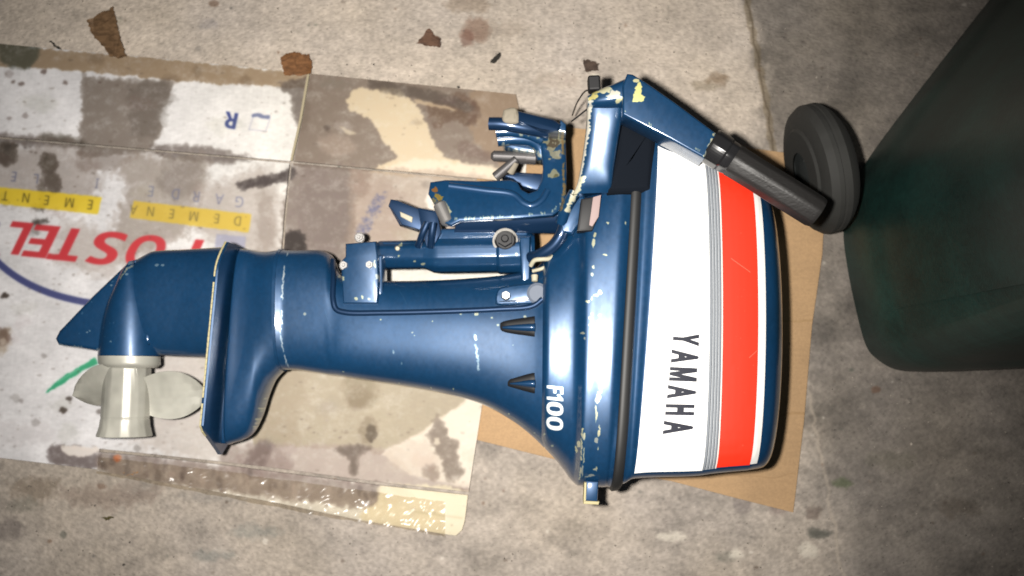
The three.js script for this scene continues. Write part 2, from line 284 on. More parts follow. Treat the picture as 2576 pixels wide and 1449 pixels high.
  ragged(x, [[895, 440], [1000, 470], [1040, 560], [960, 620], [900, 560]], 24, 35, '#917f70', 0.4);
  for (let k = 0; k < 260; k++) { const t = rnd(); blot(x, 905 + 60 * t + rr(-16, 16), 600 - 110 * t + rr(-8, 8), rr(1.5, 5), rr(1, 2.6), k + 900, '#4f5478', rr(0.15, 0.55), 2); }
  ragged(x, [[1095, 470], [1180, 480], [1120, 520], [1085, 540], [1075, 500]], 7, 36, '#e8dfd4', 0.85); blot(x, 1075, 465, 12, 9, 44, '#7d6f68', 0.5, 6);
  ragged(x, [[595, 462], [640, 452], [700, 440], [740, 428], [735, 455], [660, 470], [615, 478]], 7, 37, '#39302d', 0.92);
  ragged(x, [[660, 478], [690, 500], [700, 640], [670, 690], [650, 560]], 14, 38, '#83756c', 0.55);
  ragged(x, [[722, 590], [745, 582], [770, 600], [765, 650], [725, 650]], 9, 39, '#2d2522', 0.95);
  // lower half
  ragged(x, [[390, 860], [740, 900], [730, 1130], [560, 1160], [380, 1130], [350, 1010]], 34, 50, '#a3968f', 0.55);
  ragged(x, [[640, 900], [1185, 980], [1170, 1010], [1060, 1090], [958, 1140], [920, 1128], [640, 1120]], 8, 51, '#86775f', 0.68, false);
  ragged(x, [[660, 1116], [960, 1132], [1040, 1190], [1180, 1215], [1180, 1236], [660, 1190], [560, 1180]], 10, 52, '#94867d', 0.75);
  ragged(x, [[1195, 990], [1230, 1000], [1190, 1230], [1035, 1195], [960, 1140], [1060, 1085]], 5, 53, '#cbbfae', 0.7, false);
  ragged(x, [[980, 1125], [1060, 1100], [1110, 1190], [1000, 1180]], 18, 54, '#ab9b8c', 0.5);
  blot(x, 906, 985, 48, 44, 55, '#7b6c55', 0.55, 10); blot(x, 905, 1000, 30, 26, 56, '#6d5f4c', 0.45, 9); blot(x, 936, 1088, 15, 22, 57, '#3a3028', 0.85, 5); blot(x, 930, 1080, 24, 30, 58, '#6d5f4c', 0.5, 6);
  ragged(x, [[845, 1128], [880, 1120], [920, 1122], [938, 1132], [905, 1145], [900, 1190], [885, 1190], [880, 1150], [850, 1140]], 8, 59, '#574b42', 0.8);
  ragged(x, [[1092, 1062], [1105, 1050], [1122, 1075], [1130, 1100], [1155, 1115], [1148, 1140], [1165, 1190], [1120, 1200], [1110, 1150], [1092, 1130], [1080, 1090], [1090, 1080]], 9, 60, '#6c5e54', 0.85);
  blot(x, 1086, 1190, 18, 18, 61, '#7b6d62', 0.8, 8); blot(x, 1100, 1108, 9, 9, 62, '#c5b9a6', 0.8, 5); ragged(x, [[1060, 1235], [1120, 1222], [1190, 1235], [1180, 1245]], 6, 65, '#6c5c52', 0.7);
  ragged(x, [[560, 1130], [680, 1120], [740, 1180], [700, 1200], [560, 1190]], 14, 63, '#7d6d66', 0.6); ragged(x, [[655, 1110], [690, 1120], [650, 1190], [610, 1180]], 10, 64, '#5a4d49', 0.6);
  for (const [a, b, r, al] of [[18, 746, 9, 0.9], [180, 1002, 6, 0.8], [165, 1030, 8, 0.85], [62, 1008, 5, 0.35], [120, 895, 7, 0.3], [96, 1062, 9, 0.3], [45, 1000, 10, 0.2], [255, 1035, 6, 0.6], [350, 1125, 8, 0.3]]) blot(x, a, b, r * 1.3, r, a + b, '#30261f', al, 4);
  blot(x, 8, 858, 30, 34, 66, '#9a8670', 0.6, 12); blot(x, 10, 850, 22, 26, 67, '#5b4638', 0.75, 9); blot(x, 14, 860, 9, 9, 68, '#c9bfae', 0.6, 5);
  ragged(x, [[-60, 1060], [120, 1072], [130, 1110], [-60, 1100]], 24, 69, '#aca4a2', 0.35); ragged(x, [[130, 1130], [158, 1118], [245, 1135], [250, 1175], [140, 1165]], 8, 70, '#5a4f4c', 0.9); ragged(x, [[160, 1119], [250, 1126], [246, 1140], [200, 1148], [165, 1136]], 4, 71, '#d0c6bf', 0.95);
  ragged(x, [[250, 1140], [420, 1150], [560, 1175], [1000, 1225], [985, 1275], [700, 1250], [300, 1195]], 10, 72, '#6f625b', 0.8); blot(x, 300, 1152, 10, 9, 73, '#b0582c', 0.8, 4);
  for (let k = 0; k < 60; k++) { const t = rnd(), X = 260 + 720 * t, Y = 1160 + 80 * t + rr(-14, 26); blot(x, X, Y, rr(4, 10), rr(8, 22), k + 1200, rnd() < 0.5 ? '#4a3f3b' : '#a3978e', rr(0.2, 0.5), 5); }
  ragged(x, [[955, 1222], [1000, 1218], [1190, 1240], [1180, 1350], [920, 1310], [950, 1260]], 6, 74, '#cbc0a4', 0.9); x.globalAlpha = 0.35; x.strokeStyle = '#8f8468'; x.lineWidth = 4; x.beginPath(); x.moveTo(...plan(1040, 1285)); x.lineTo(...plan(1165, 1302)); x.stroke(); x.globalAlpha = 1;
  };
  {   // the stains have a soaked, mottled grain of their own
    const hw = w >> 1, hh = h >> 1, c = document.createElement('canvas'); c.width = hw; c.height = hh; const y = c.getContext('2d'); y.setTransform(hw / BW, 0, 0, hh / BH, -BX0 * hw / BW, -BY0 * hh / BH); stains(y);
    const im = y.getImageData(0, 0, hw, hh), d = im.data;
    for (let j = 0, o = 3; j < hh; j++) for (let i = 0; i < hw; i++, o += 4) if (d[o]) { const n = fbm(i / 16, j / 11, 91, 4), g = fbm(i / 2.6, j / 1.8, 95, 2); d[o] *= cl(1 + (n - 0.5) * 0.62 + (g - 0.5) * 0.5); }
    y.putImageData(im, 0, 0);
    x.save(); x.setTransform(1, 0, 0, 1, 0, 0); x.imageSmoothingEnabled = true; x.drawImage(c, 0, 0, w, h); x.restore();
  }
  // print
  x.save(); x.globalAlpha = 0.93;
  const quad = (pts, f, s) => ragged(x, pts, 1.6, s, f, 1, false);
  x.globalAlpha = 0.86; quad([[-60, 467], [262, 498], [252, 542], [-60, 508]], '#d3b41c', 81);
  x.globalAlpha = 0.72; quad([[342, 508], [636, 541], [629, 587], [331, 550]], '#c7a420', 82); x.globalAlpha = 1;
  const A = Math.PI + T5, ink = { font: '', wide: 0.95 };
  [['T', 20, 495], ['N', 72, 500], ['E', 124, 506], ['M', 181, 512], ['E', 233, 517]].forEach(([c, a, b]) => glyphs(x, c, a, b, 34, A, '#4f4514', ink));
  [['A', 341, 530], ['N', 384, 534], ['E', 437, 540], ['M', 492, 546], ['E', 550, 552], ['D', 602, 558]].forEach(([c, a, b]) => glyphs(x, c, a, b, 34, A, '#5d5230', { ...ink, alpha: 0.8 }));
  [['E', 385, 483], ['D', 447, 490], ['R', 499, 497], ['A', 556, 503], ['G', 606, 510]].forEach(([c, a, b]) => glyphs(x, c, a, b, 38, A, '#4f5578', { ...ink, alpha: 0.6 }));
  [['E', 42, 446, 0.7], ['L', 98, 452, 0.7], ['I', 250, 463, 0.6], ['S', -12, 440, 0.7]].forEach(([c, a, b, al]) => glyphs(x, c, a, b, 36, A, '#3f4666', { ...ink, alpha: al }));
  [['L', 50, 600], ['E', 112, 608], ['T', 178, 616], ['S', 273, 625], ['O', 372, 634], ['P', 470, 642]].forEach(([c, a, b]) => glyphs(x, c, a, b, 119, A, '#b4252c', { skew: 0.32, alpha: 0.93, font: 'bold', wide: { L: 1.15, E: 1.3, T: 1.28, S: 1.5, O: 1.22, P: 1.25 }[c] }));
  x.strokeStyle = '#b4252c';
  x.strokeStyle = '#2c3264'; x.lineWidth = 17; x.globalAlpha = 0.9; x.beginPath(); x.moveTo(...plan(-40, 610)); x.quadraticCurveTo(...plan(40, 735), ...plan(240, 764)); x.stroke();
  x.globalAlpha = 0.55; quad([[549, 590], [622, 597], [620, 640], [543, 632]], '#7f83a2', 83); blot(x, -2, 570, 10, 14, 84, '#5a5674', 0.8, 4); blot(x, -4, 640, 10, 8, 85, '#7b3a50', 0.8, 4);
  x.globalAlpha = 1; glyphs(x, 'R', 586, 306, 60, A + 0.08, '#29346f', { wide: 1.05 });
  x.globalAlpha = 0.4; x.strokeStyle = '#6d708e'; x.lineWidth = 3; x.beginPath(); x.moveTo(...plan(640, 298)); x.lineTo(...plan(630, 329)); x.lineTo(...plan(672, 333)); x.lineTo(...plan(682, 302)); x.stroke();
  x.globalAlpha = 0.8; ragged(x, [[638, 290], [655, 288], [668, 294], [682, 294], [680, 303], [664, 302], [650, 297], [638, 298]], 2, 86, '#3c466e', 0.9);
  x.globalAlpha = 0.95; ragged(x, [[118, 990], [150, 958], [200, 925], [246, 900], [250, 912], [210, 936], [160, 968], [125, 988]], 3, 87, '#1b8a5c', 0.95, false); x.globalAlpha = 0.4; x.strokeStyle = '#9fcdb5'; x.lineWidth = 3; x.beginPath(); x.moveTo(...plan(150, 962)); x.lineTo(...plan(205, 928)); x.stroke(); x.globalAlpha = 0.85; x.strokeStyle = '#1f7f58'; x.lineWidth = 4; x.beginPath(); x.moveTo(...plan(224, 926)); x.lineTo(...plan(252, 914)); x.stroke();
  x.restore();
  // dirt over everything
  for (let k = 0; k < 900; k++) { const X = rr(-70, 1300), Y = rr(100, 1340), r = rr(0.8, 2.6); blot(x, X, Y, r * rr(1, 3), r, k + 2000, rnd() < 0.8 ? '#4a3d34' : '#8d8078', rr(0.12, 0.45), 2); }
  for (let k = 0; k < 40; k++) { const X = rr(-70, 1250), Y = rr(120, 1300); blot(x, X, Y, rr(14, 46), rr(8, 24), k + 4000, '#6d5d52', rr(0.05, 0.13), 14); }
}, true, 3);
M.carton = new THREE.MeshStandardMaterial({ map: cartonMap, roughness: 0.72 });
flat = false;
const kraftMap = canvasTex(1024, 1024, (x, w, h) => {
  pixels(x, w, h, (i, j) => { const f = fbm(i / 60, j / 7, 3, 4), m = fbm(i / 160, j / 160, 9, 3), g = fbm(i / 4, j / 3, 23, 2), v = 166 + (f - 0.5) * 9 + (m - 0.5) * 26 + (g - 0.5) * 18; return [v, v * 0.815, v * 0.6]; });
  x.strokeStyle = '#6e532d';
  for (const [y, a] of [[470, 0.3], [705, 0.35], [860, 0.25]]) { x.globalAlpha = a * 0.6; x.lineWidth = rr(3, 7); x.beginPath(); for (let i = 0; i <= 1024; i += 8) x.lineTo(i, y + i * 0.06 + (fbm(i / 90, y, 4, 3) - 0.5) * 34); x.stroke(); }
});
M.kraft = new THREE.MeshStandardMaterial({ map: kraftMap, roughness: 0.8 });

// ---- blue paint of the motor with its chips
const PT = 2048, PTH = Math.round(PT * UD / UW);
const chipList = [];
const paintMap = canvasTex(PT, PTH, (x, w, h) => {
  pixels(x, w, h, (i, j) => { const m = fbm(i / 120, j / 120, 3, 3), f = fbm(i / 5, j / 5, 8, 2), v = 1 + (m - 0.5) * 0.16 + (f - 0.5) * 0.1; return [15 * v, 58 * v, 94 * v]; });
  const pos = (px, py, hh) => { const p = P(px, py, hh); return [(p.x - UX0) / UW * w, (p.z - UZ0) / UD * h]; }, S = w / UW * 0.00053;
  const primer = ['#bdb48c', '#aaa58c', '#c4bc98', '#98968a'];
  const chip = (px, py, hh, a, b, al = 0.9, col) => { if (!col) { a *= 0.8; b *= 0.8; } const [X, Y] = pos(px, py, hh); blot(x, X, Y, a * S, b * S, Math.round(px * 7 + py * 3), col ?? primer[(rnd() * 4) | 0], al, 2.2 * S + Math.min(a, b) * S * 0.5); };
  const edge = (pts, hh, wd, dens = 0.7, al = 0.9, col) => { for (let i = 0; i < pts.length - 1; i++) { const L = Math.hypot(pts[i + 1][0] - pts[i][0], pts[i + 1][1] - pts[i][1]); for (let d = 0; d < L; d += 4) if (noise((d + i * 331) / 14, hh * 90, 77) < dens) { const t = d / L; chip(pts[i][0] + (pts[i + 1][0] - pts[i][0]) * t + rr(-1, 1), pts[i][1] + (pts[i + 1][1] - pts[i][1]) * t, hh, rr(0.5, 1) * wd, rr(3, 6), al, col); } } };
  chipList.push(chip, edge);
  // lower cowl, ridge and column of chips
  for (const [a, b, c, d] of [[1494, 610, 5, 14], [1497, 590, 4, 8], [1493, 672, 4, 7], [1491, 690, 5, 5], [1508, 735, 6, 6], [1500, 742, 9, 4], [1490, 750, 4, 6], [1478, 760, 8, 4], [1490, 790, 4, 4], [1508, 792, 5, 4], [1488, 802, 6, 7], [1506, 808, 6, 5], [1487, 818, 6, 5], [1466, 838, 8, 3], [1472, 850, 4, 5], [1512, 835, 5, 3], [1530, 560, 4, 4], [1573, 560, 3, 6], [1522, 640, 6, 3], [1505, 1000, 7, 22], [1500, 1040, 4, 26], [1512, 980, 4, 12], [1508, 1090, 4, 10], [1500, 1110, 5, 8], [1470, 1100, 3, 14], [1472, 1150, 3, 22], [1468, 1190, 3, 22], [1452, 1135, 3, 16], [1458, 1120, 4, 10], [1500, 1185, 8, 4], [1488, 1205, 16, 4]]) chip(a, b, 0.24, c, d, 0.85);
  edge([[1466, 1080], [1462, 1225]], 0.24, 3, 0.6); edge([[1510, 1060], [1503, 1225]], 0.24, 2, 0.35);
  // long leg: streaks and small marks
  edge([[1196, 845], [1205, 930]], 0.18, 4, 0.92, 0.55, '#9aa5ad'); chip(1197, 850, 0.18, 5, 8, 0.8, '#b9bcae'); edge([[988, 885], [1008, 915]], 0.18, 3, 0.75, 0.5, '#8a97a0');
  for (const [a, b, c] of [[1040, 838, 3], [962, 805, 3], [1045, 845, 2], [770, 790, 4], [1160, 792, 4], [1200, 790, 5], [1215, 782, 3], [1240, 800, 4], [1255, 820, 5], [1320, 800, 5], [1090, 810, 2.5], [1330, 840, 3], [860, 935, 3], [1140, 980, 3], [1370, 1090, 4], [1390, 1120, 4], [745, 945, 3], [1000, 965, 3], [1080, 976, 4], [1280, 1040, 3], [1345, 1090, 4], [1290, 870, 2], [1420, 850, 3]]) chip(a, b, 0.17, c, c * rr(0.6, 1.4), 0.75);
  // seam, housing, gearcase
  edge([[712, 632], [709, 760], [706, 830]], 0.178, 2.2, 0.72, 0.75, '#a9adb0'); edge([[706, 830], [716, 925]], 0.17, 2, 0.6, 0.7, '#9aa0a8');
  edge([[640, 1085], [662, 1020], [690, 965]], 0.135, 3, 0.5, 0.8);
  edge([[326, 655], [140, 840]], 0.136, 3, 0.5, 0.6, '#8c9092'); edge([[140, 838], [142, 866], [250, 880]], 0.136, 4, 0.6, 0.6, '#8a8f92'); edge([[322, 668], [300, 700]], 0.16, 4, 0.6, 0.7);
  for (const [a, b, c] of [[320, 660, 6], [322, 690, 4], [268, 715, 4], [272, 730, 3], [205, 835, 3], [212, 830, 3], [395, 665, 6], [410, 668, 5], [250, 880, 5], [290, 860, 4], [235, 875, 4]]) chip(a, b, 0.155, c, c * 0.7, 0.6, '#93a0a8');
  for (let k = 0; k < 16; k++) chip(rr(150, 320), rr(690, 860), 0.136, rr(1, 4), rr(1, 3), 0.3, '#6f86a0');
  // steering arm and tiller
  edge([[1482, 262], [1478, 330], [1466, 400], [1455, 455], [1437, 490]], 0.262, 7, 0.86, 0.95, '#d9d4c4'); edge([[1470, 440], [1445, 486], [1428, 520]], 0.262, 7, 0.8, 0.9, '#cfc9ae');
  for (const [a, b, c, d, col] of [[1490, 238, 10, 8, '#c9bd75'], [1500, 228, 12, 5, '#c9bd75'], [1545, 235, 14, 10, '#c4bfae'], [1525, 225, 14, 7, '#c6c09c'], [1558, 248, 6, 10, '#c9c193'], [1536, 242, 10, 6, '#b5b2a8'], [1605, 232, 8, 18, '#d5cd86'], [1603, 250, 12, 9, '#d5cd86'], [1600, 204, 8, 6, '#c9c193'], [1612, 250, 9, 7, '#d5cd86'], [1606, 218, 5, 10, '#d5cd86']]) chip(a, b, 0.295, c, d, 0.95, col);
  edge([[1620, 207], [1700, 262], [1795, 332]], 0.29, 2.5, 0.32, 0.7); edge([[1570, 290], [1765, 392]], 0.285, 2, 0.25, 0.7); edge([[1795, 338], [1768, 398]], 0.29, 3, 0.6, 0.8);
  // clamp bracket
  for (const [a, b, c, d, col] of [[1395, 345, 26, 24, '#8c8669'], [1393, 350, 15, 15, '#4d4335'], [1400, 382, 14, 12, '#8a846c'], [1388, 372, 8, 10, '#8a846c'], [1383, 395, 4, 4, '#8a846c'], [1393, 435, 14, 13, '#8d8a6f'], [1400, 440, 6, 5, '#5c5a3f']]) chip(a, b, 0.19, c, d, 0.9, col);
  for (const [a, b, c, d, col] of [[1098, 484, 9, 7, '#8b5a2a'], [1108, 503, 10, 9, '#8c7430'], [1118, 522, 8, 9, '#8d8a6f'], [1128, 530, 7, 8, '#99967c'], [1135, 541, 6, 7, '#aaa78a'], [1095, 515, 8, 10, '#6d664c']]) chip(a, b, 0.17, c, d, 0.9, col);
  edge([[1150, 562], [1290, 553], [1385, 545], [1408, 520]], 0.17, 2.4, 0.5, 0.7, '#a7ab9b'); edge([[1415, 330], [1420, 480], [1410, 540]], 0.19, 5, 0.7, 0.7, '#7b6440'); edge([[1300, 320], [1400, 345]], 0.2, 4, 0.5, 0.7, '#97957f'); edge([[1290, 300], [1310, 320]], 0.22, 9, 0.8, 0.8, '#b3b09a');
  edge([[1265, 372], [1340, 380], [1372, 400]], 0.16, 5, 0.7, 0.7, '#a5a294');
  // mount and swivel
  for (const [a, b, c, d] of [[872, 705, 5, 8], [905, 755, 4, 5], [918, 752, 4, 5], [935, 755, 4, 5], [955, 700, 5, 10], [950, 668, 4, 12], [1005, 610, 6, 8], [1000, 640, 4, 4], [1060, 660, 8, 3], [1040, 655, 5, 4], [850, 690, 4, 8], [1050, 600, 4, 8], [1300, 640, 4, 6]]) chip(a, b, 0.16, c, d, 0.75);
  // hair scratches and dull rubs
  x.lineCap = 'round';
  for (let k = 0; k < 170; k++) { const a = rr(0, w), b = rr(0, h), L = rr(4, 40), t = rr(0, 6.28); x.globalAlpha = rr(0.06, 0.26); x.strokeStyle = rnd() < 0.6 ? '#6f8aa6' : '#0c2038'; x.lineWidth = rr(0.6, 1.5); x.beginPath(); x.moveTo(a, b); x.quadraticCurveTo(a + L * 0.5 * Math.cos(t) + rr(-4, 4), b + L * 0.5 * Math.sin(t) + rr(-4, 4), a + L * Math.cos(t), b + L * Math.sin(t)); x.stroke(); }
  for (let k = 0; k < 60; k++) blot(x, rr(0, w), rr(0, h), rr(6, 26), rr(4, 16), k + 7000, rnd() < 0.5 ? '#3f6286' : '#10294a', rr(0.05, 0.14), 6);
  x.globalAlpha = 1;
  // model number on the lower cowl
  for (const [c, py, wd] of [['F', 980, 0.8], ['1', 1001, 0.85], ['0', 1029, 1.25], ['0', 1067, 1.25]]) { const [tx, ty] = pos(1395, py, 0.222); glyphs(x, c, tx, ty, 56 * S, Math.PI / 2 - 0.04, '#f3f4f4', { skew: 0.14, wide: wd }); }
});
const blueRough = canvasTex(1024, 585, (x, w, h) => pixels(x, w, h, (i, j) => { const v = 255 * cl(0.4 + (fbm(i / 50, j / 50, 4, 4) - 0.5) * 0.1 + (fbm(i / 3, j / 5, 5, 2) - 0.5) * 0.1); return [v, v, v]; }), false);
M.blue = new THREE.MeshPhysicalMaterial({ map: paintMap, roughness: 1, roughnessMap: blueRough, metalness: 0.32, clearcoat: 0.9, clearcoatRoughness: 0.15 });
M.plainBlue = new THREE.MeshPhysicalMaterial({ color: lin(0.005, 0.042, 0.113), metalness: 0.32, roughness: 0.46, clearcoat: 0.8, clearcoatRoughness: 0.12 });
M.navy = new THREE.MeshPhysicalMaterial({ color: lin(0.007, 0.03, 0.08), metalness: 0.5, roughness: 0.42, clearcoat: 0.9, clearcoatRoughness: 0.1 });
M.rubber = new THREE.MeshStandardMaterial({ color: lin(0.012, 0.012, 0.012), roughness: 0.55 });
M.gripRubber = new THREE.MeshStandardMaterial({ color: lin(0.013, 0.012, 0.0115), roughness: 0.5, bumpMap: floorBump, bumpScale: 0.00025 });
M.black = new THREE.MeshStandardMaterial({ color: lin(0.006, 0.006, 0.007), roughness: 0.6 });
M.darkSteel = new THREE.MeshStandardMaterial({ color: lin(0.1, 0.095, 0.095), roughness: 0.5, metalness: 0.5 });
M.capGrey = new THREE.MeshStandardMaterial({ color: lin(0.11, 0.13, 0.17), roughness: 0.65 });
M.slabBlack = new THREE.MeshPhysicalMaterial({ color: lin(0.004, 0.006, 0.01), roughness: 0.9, specularIntensity: 0.25 });
M.steel = new THREE.MeshStandardMaterial({ color: lin(0.3, 0.29, 0.28), roughness: 0.45, metalness: 0.7 });
M.dullSteel = new THREE.MeshStandardMaterial({ color: lin(0.25, 0.24, 0.22), roughness: 0.5, metalness: 0.6 });
const propMap = canvasTex(512, 512, (x, w, h) => pixels(x, w, h, (i, j) => { const m = fbm(i / 60, j / 60, 2, 4), f = fbm(i / 4, j / 10, 6, 2), v = 168 + (m - 0.5) * 70 + (f - 0.5) * 24; return [v, v * 0.99, v * 0.93]; }));
M.prop = new THREE.MeshPhysicalMaterial({ map: propMap, roughness: 0.42, metalness: 0.2, clearcoat: 0.25, clearcoatRoughness: 0.25 });
M.cream = new THREE.MeshStandardMaterial({ color: lin(0.4, 0.37, 0.27), roughness: 0.6 });

// ---------------------------------------------------------------- floor
const fg = new THREE.PlaneGeometry(7, 6, 1, 1).rotateX(-Math.PI / 2);
{ const p = fg.attributes.position, uv = fg.attributes.uv; for (let i = 0; i < p.count; i++) { const X = p.getX(i) / kAt(0) + IW / 2, Y = p.getZ(i) / kAt(0) + IH / 2; uv.setXY(i, (X - FX0) / FW, 1 - (Y - FY0) / FH); } }
const floor = add('floor', fg, M.concrete); tag(floor, 'bare grey concrete floor of two slabs, stained and speckled', null, null, 'structure');

// ---------------------------------------------------------------- cardboard under the motor
function sheetUV(g, x0, y0, w, h) { const p = g.attributes.position, uv = g.attributes.uv; for (let i = 0; i < p.count; i++) { const X = p.getX(i) / kAt(0) + IW / 2, Y = p.getZ(i) / kAt(0) + IH / 2; uv.setXY(i, (X - x0) / w, 1 - (Y - y0) / h); } return g; }
const kraftSheet = add('kraft_cardboard_sheet', sheetUV(slab([[1200, 318], [1420, 322], [1700, 350], [2078, 400], [2066, 640], [2040, 820], [2020, 1060], [1993, 1288], [1850, 1252], [1690, 1210], [1440, 1166], [1200, 1106]], 0.006, 0.004, { bevel: 0.0008, hr: 0 }), 1180, 300, 920, 1000), M.kraft);
tag(kraftSheet, 'plain brown cardboard sheet under the engine cowl of the outboard motor', 'cardboard sheet');
const box = thing('flattened_cardboard_box', 'stained white flattened cardboard box printed with red letters under the motor', 'cardboard box', P(620, 740, 0.006));
const CT = 0.0112;
const panel = (name, pts, h, o = {}) => add(name, sheetUV(slab(pts, h, o.t ?? 0.0042, { bevel: 0.0009, hr: 0.004 }), BX0, BY0, BW, BH), M.carton, box);
panel('upper_flap', [[-66, 108], [8, 114], [400, 150], [776, 187], [757, 300], [733, 408], [360, 376], [-66, 340]], CT);
panel('upper_flap', [[783, 188], [1040, 214], [1298, 240], [1326, 372], [1322, 463], [1252, 456], [1000, 432], [741, 408], [764, 300]], CT - 0.0006);
panel('main_panel', [[-66, 346], [360, 381], [731, 413], [716, 560], [706, 700], [703, 770], [708, 770], [712, 700], [722, 560], [737, 413], [1000, 437], [1250, 461], [1322, 468], [1290, 640], [1216, 1004], [1180, 1236], [960, 1212], [694, 1176], [560, 1160], [420, 1145], [255, 1128], [252, 1180], [140, 1167], [-66, 1142]], CT + 0.0004);
panel('bottom_flap', [[252, 1136], [420, 1152], [560, 1168], [960, 1220], [1178, 1244], [1170, 1310], [1163, 1332], [1148, 1346], [1130, 1344], [900, 1306], [700, 1264], [480, 1224], [300, 1192], [248, 1184]], CT - 0.0012);
// folds between the panels: thin ridges of pale board
M.fold = new THREE.MeshStandardMaterial({ color: lin(0.34, 0.29, 0.19), roughness: 0.8 });
add('fold_edge', [slab([[777, 188], [783, 188], [764, 300], [740, 408], [734, 408], [757, 300]], CT - 0.0002, 0.003, { bevel: 0.0005, hr: 0 })], M.fold, box, 'pale brown fold edge between the upper flaps');
// clear tape along the lower edge
{
  const top = [[250, 1150], [420, 1168], [600, 1190], [800, 1218], [960, 1238], [1120, 1262]], bot = [[246, 1190], [420, 1222], [600, 1256], [800, 1296], [960, 1322], [1120, 1348]];
  const nu = 240, nv = 20, pos = [], uv = [], idx = [], pick = (l, t) => { const f = t * (l.length - 1), i = Math.min(l.length - 2, Math.floor(f)), q = f - i; return [l[i][0] + (l[i + 1][0] - l[i][0]) * q, l[i][1] + (l[i + 1][1] - l[i][1]) * q]; };
  for (let i = 0; i <= nu; i++) for (let j = 0; j <= nv; j++) {
    const a = pick(top, i / nu), b = pick(bot, i / nu), v = j / nv, e = 6 * (fbm(i / 7, j > nv / 2 ? 3 : 9, 71, 3) - 0.5) * (v < 0.05 || v > 0.95 ? 1 : 0);
    const p = P(a[0] + (b[0] - a[0]) * v, a[1] + (b[1] - a[1]) * v + e, 0.012);
    const wr = fbm(i / 5 + 3 * v, v * 3.5, 31, 2) ** 1.4, edgeLift = 0.0012 * (noise(i / 5, v * 4, 12));
    pos.push(p.x, CT + 0.0006 + 0.011 * wr * (0.5 + 0.5 * noise(i / 30, v * 2, 7)) + edgeLift, p.z); uv.push(i / nu, v);
  }
  for (let i = 0; i < nu; i++) for (let j = 0; j < nv; j++) { const a = i * (nv + 1) + j, b = a + nv + 1; idx.push(a, a + 1, b, b, a + 1, b + 1); }
  const g = new THREE.BufferGeometry(); g.setAttribute('position', new THREE.Float32BufferAttribute(pos, 3)); g.setAttribute('uv', new THREE.Float32BufferAttribute(uv, 2)); g.setIndex(idx); g.computeVertexNormals();
  M.tape = new THREE.MeshPhysicalMaterial({ color: lin(0.93, 0.9, 0.84), transmission: 1, thickness: 0, roughness: 0.27, ior: 1.5, side: THREE.DoubleSide });
  add('clear_tape', g, M.tape, box, 'wrinkled clear packing tape along the lower edge');
}

// ---------------------------------------------------------------- the outboard motor
const motor = thing('outboard_motor', 'dark blue outboard motor lying on its side with red and white cowl stripes', 'outboard motor', P(1050, 780, 0.012));
const HC = 0.13;
const part = (name, geo, mat = M.blue, parent = motor, label) => add(name, geo, mat, parent, label);

// gearcase, skeg
const gearcase = part('gearcase', loft([
  sec(332, 662, 346, 660, { hc: HC, t: 0.018, n: 2 }), sec(316, 682, 362, 680, { hc: HC, t: 0.026, n: 2 }), sec(296, 722, 378, 720, { hc: HC, t: 0.032, n: 2 }), sec(274, 770, 392, 768, { hc: HC, t: 0.0365, n: 2 }),
  sec(260, 828, 398, 828, { hc: HC, t: 0.039, n: 2 }), sec(252, 896, 400, 896, { hc: HC, t: 0.04, n: 2 })]));
part('bearing_ring', loft([sec(252, 896, 399, 897, { hc: HC, t: 0.0385, n: 2 }), sec(254, 915, 399, 917, { hc: HC, t: 0.039, n: 2 }), sec(266, 924, 390, 926, { hc: HC, t: 0.034, n: 2 })]), M.prop, motor, 'bare metal ring at the rear of the gearcase');
part('skeg', slab([[345, 650], [324, 655], [232, 742], [146, 832], [136, 852], [144, 868], [190, 874], [262, 886], [330, 886]], 0.14, 0.02, { bevel: 0.006, seg: 5 }));
const strut = part('strut', loft([
  sec(352, 650, 372, 880, { hc: HC, t: 0.03, n: 2.2 }), sec(392, 632, 400, 893, { hc: HC, t: 0.031, n: 2.4 }), sec(470, 628, 470, 897, { hc: HC, t: 0.032, n: 2.4 }), sec(566, 622, 550, 900, { hc: HC, t: 0.036, n: 2.4 })]));
const plugAt = on(gearcase, 380, 850);
part('drain_plug', turned(plugAt.p.clone().addScaledVector(plugAt.n, -0.006), plugAt.p.clone().addScaledVector(plugAt.n, 0.006), [[0, 0.011], [0.6, 0.011], [0.9, 0.0075], [1, 0]], 32, 0.9));
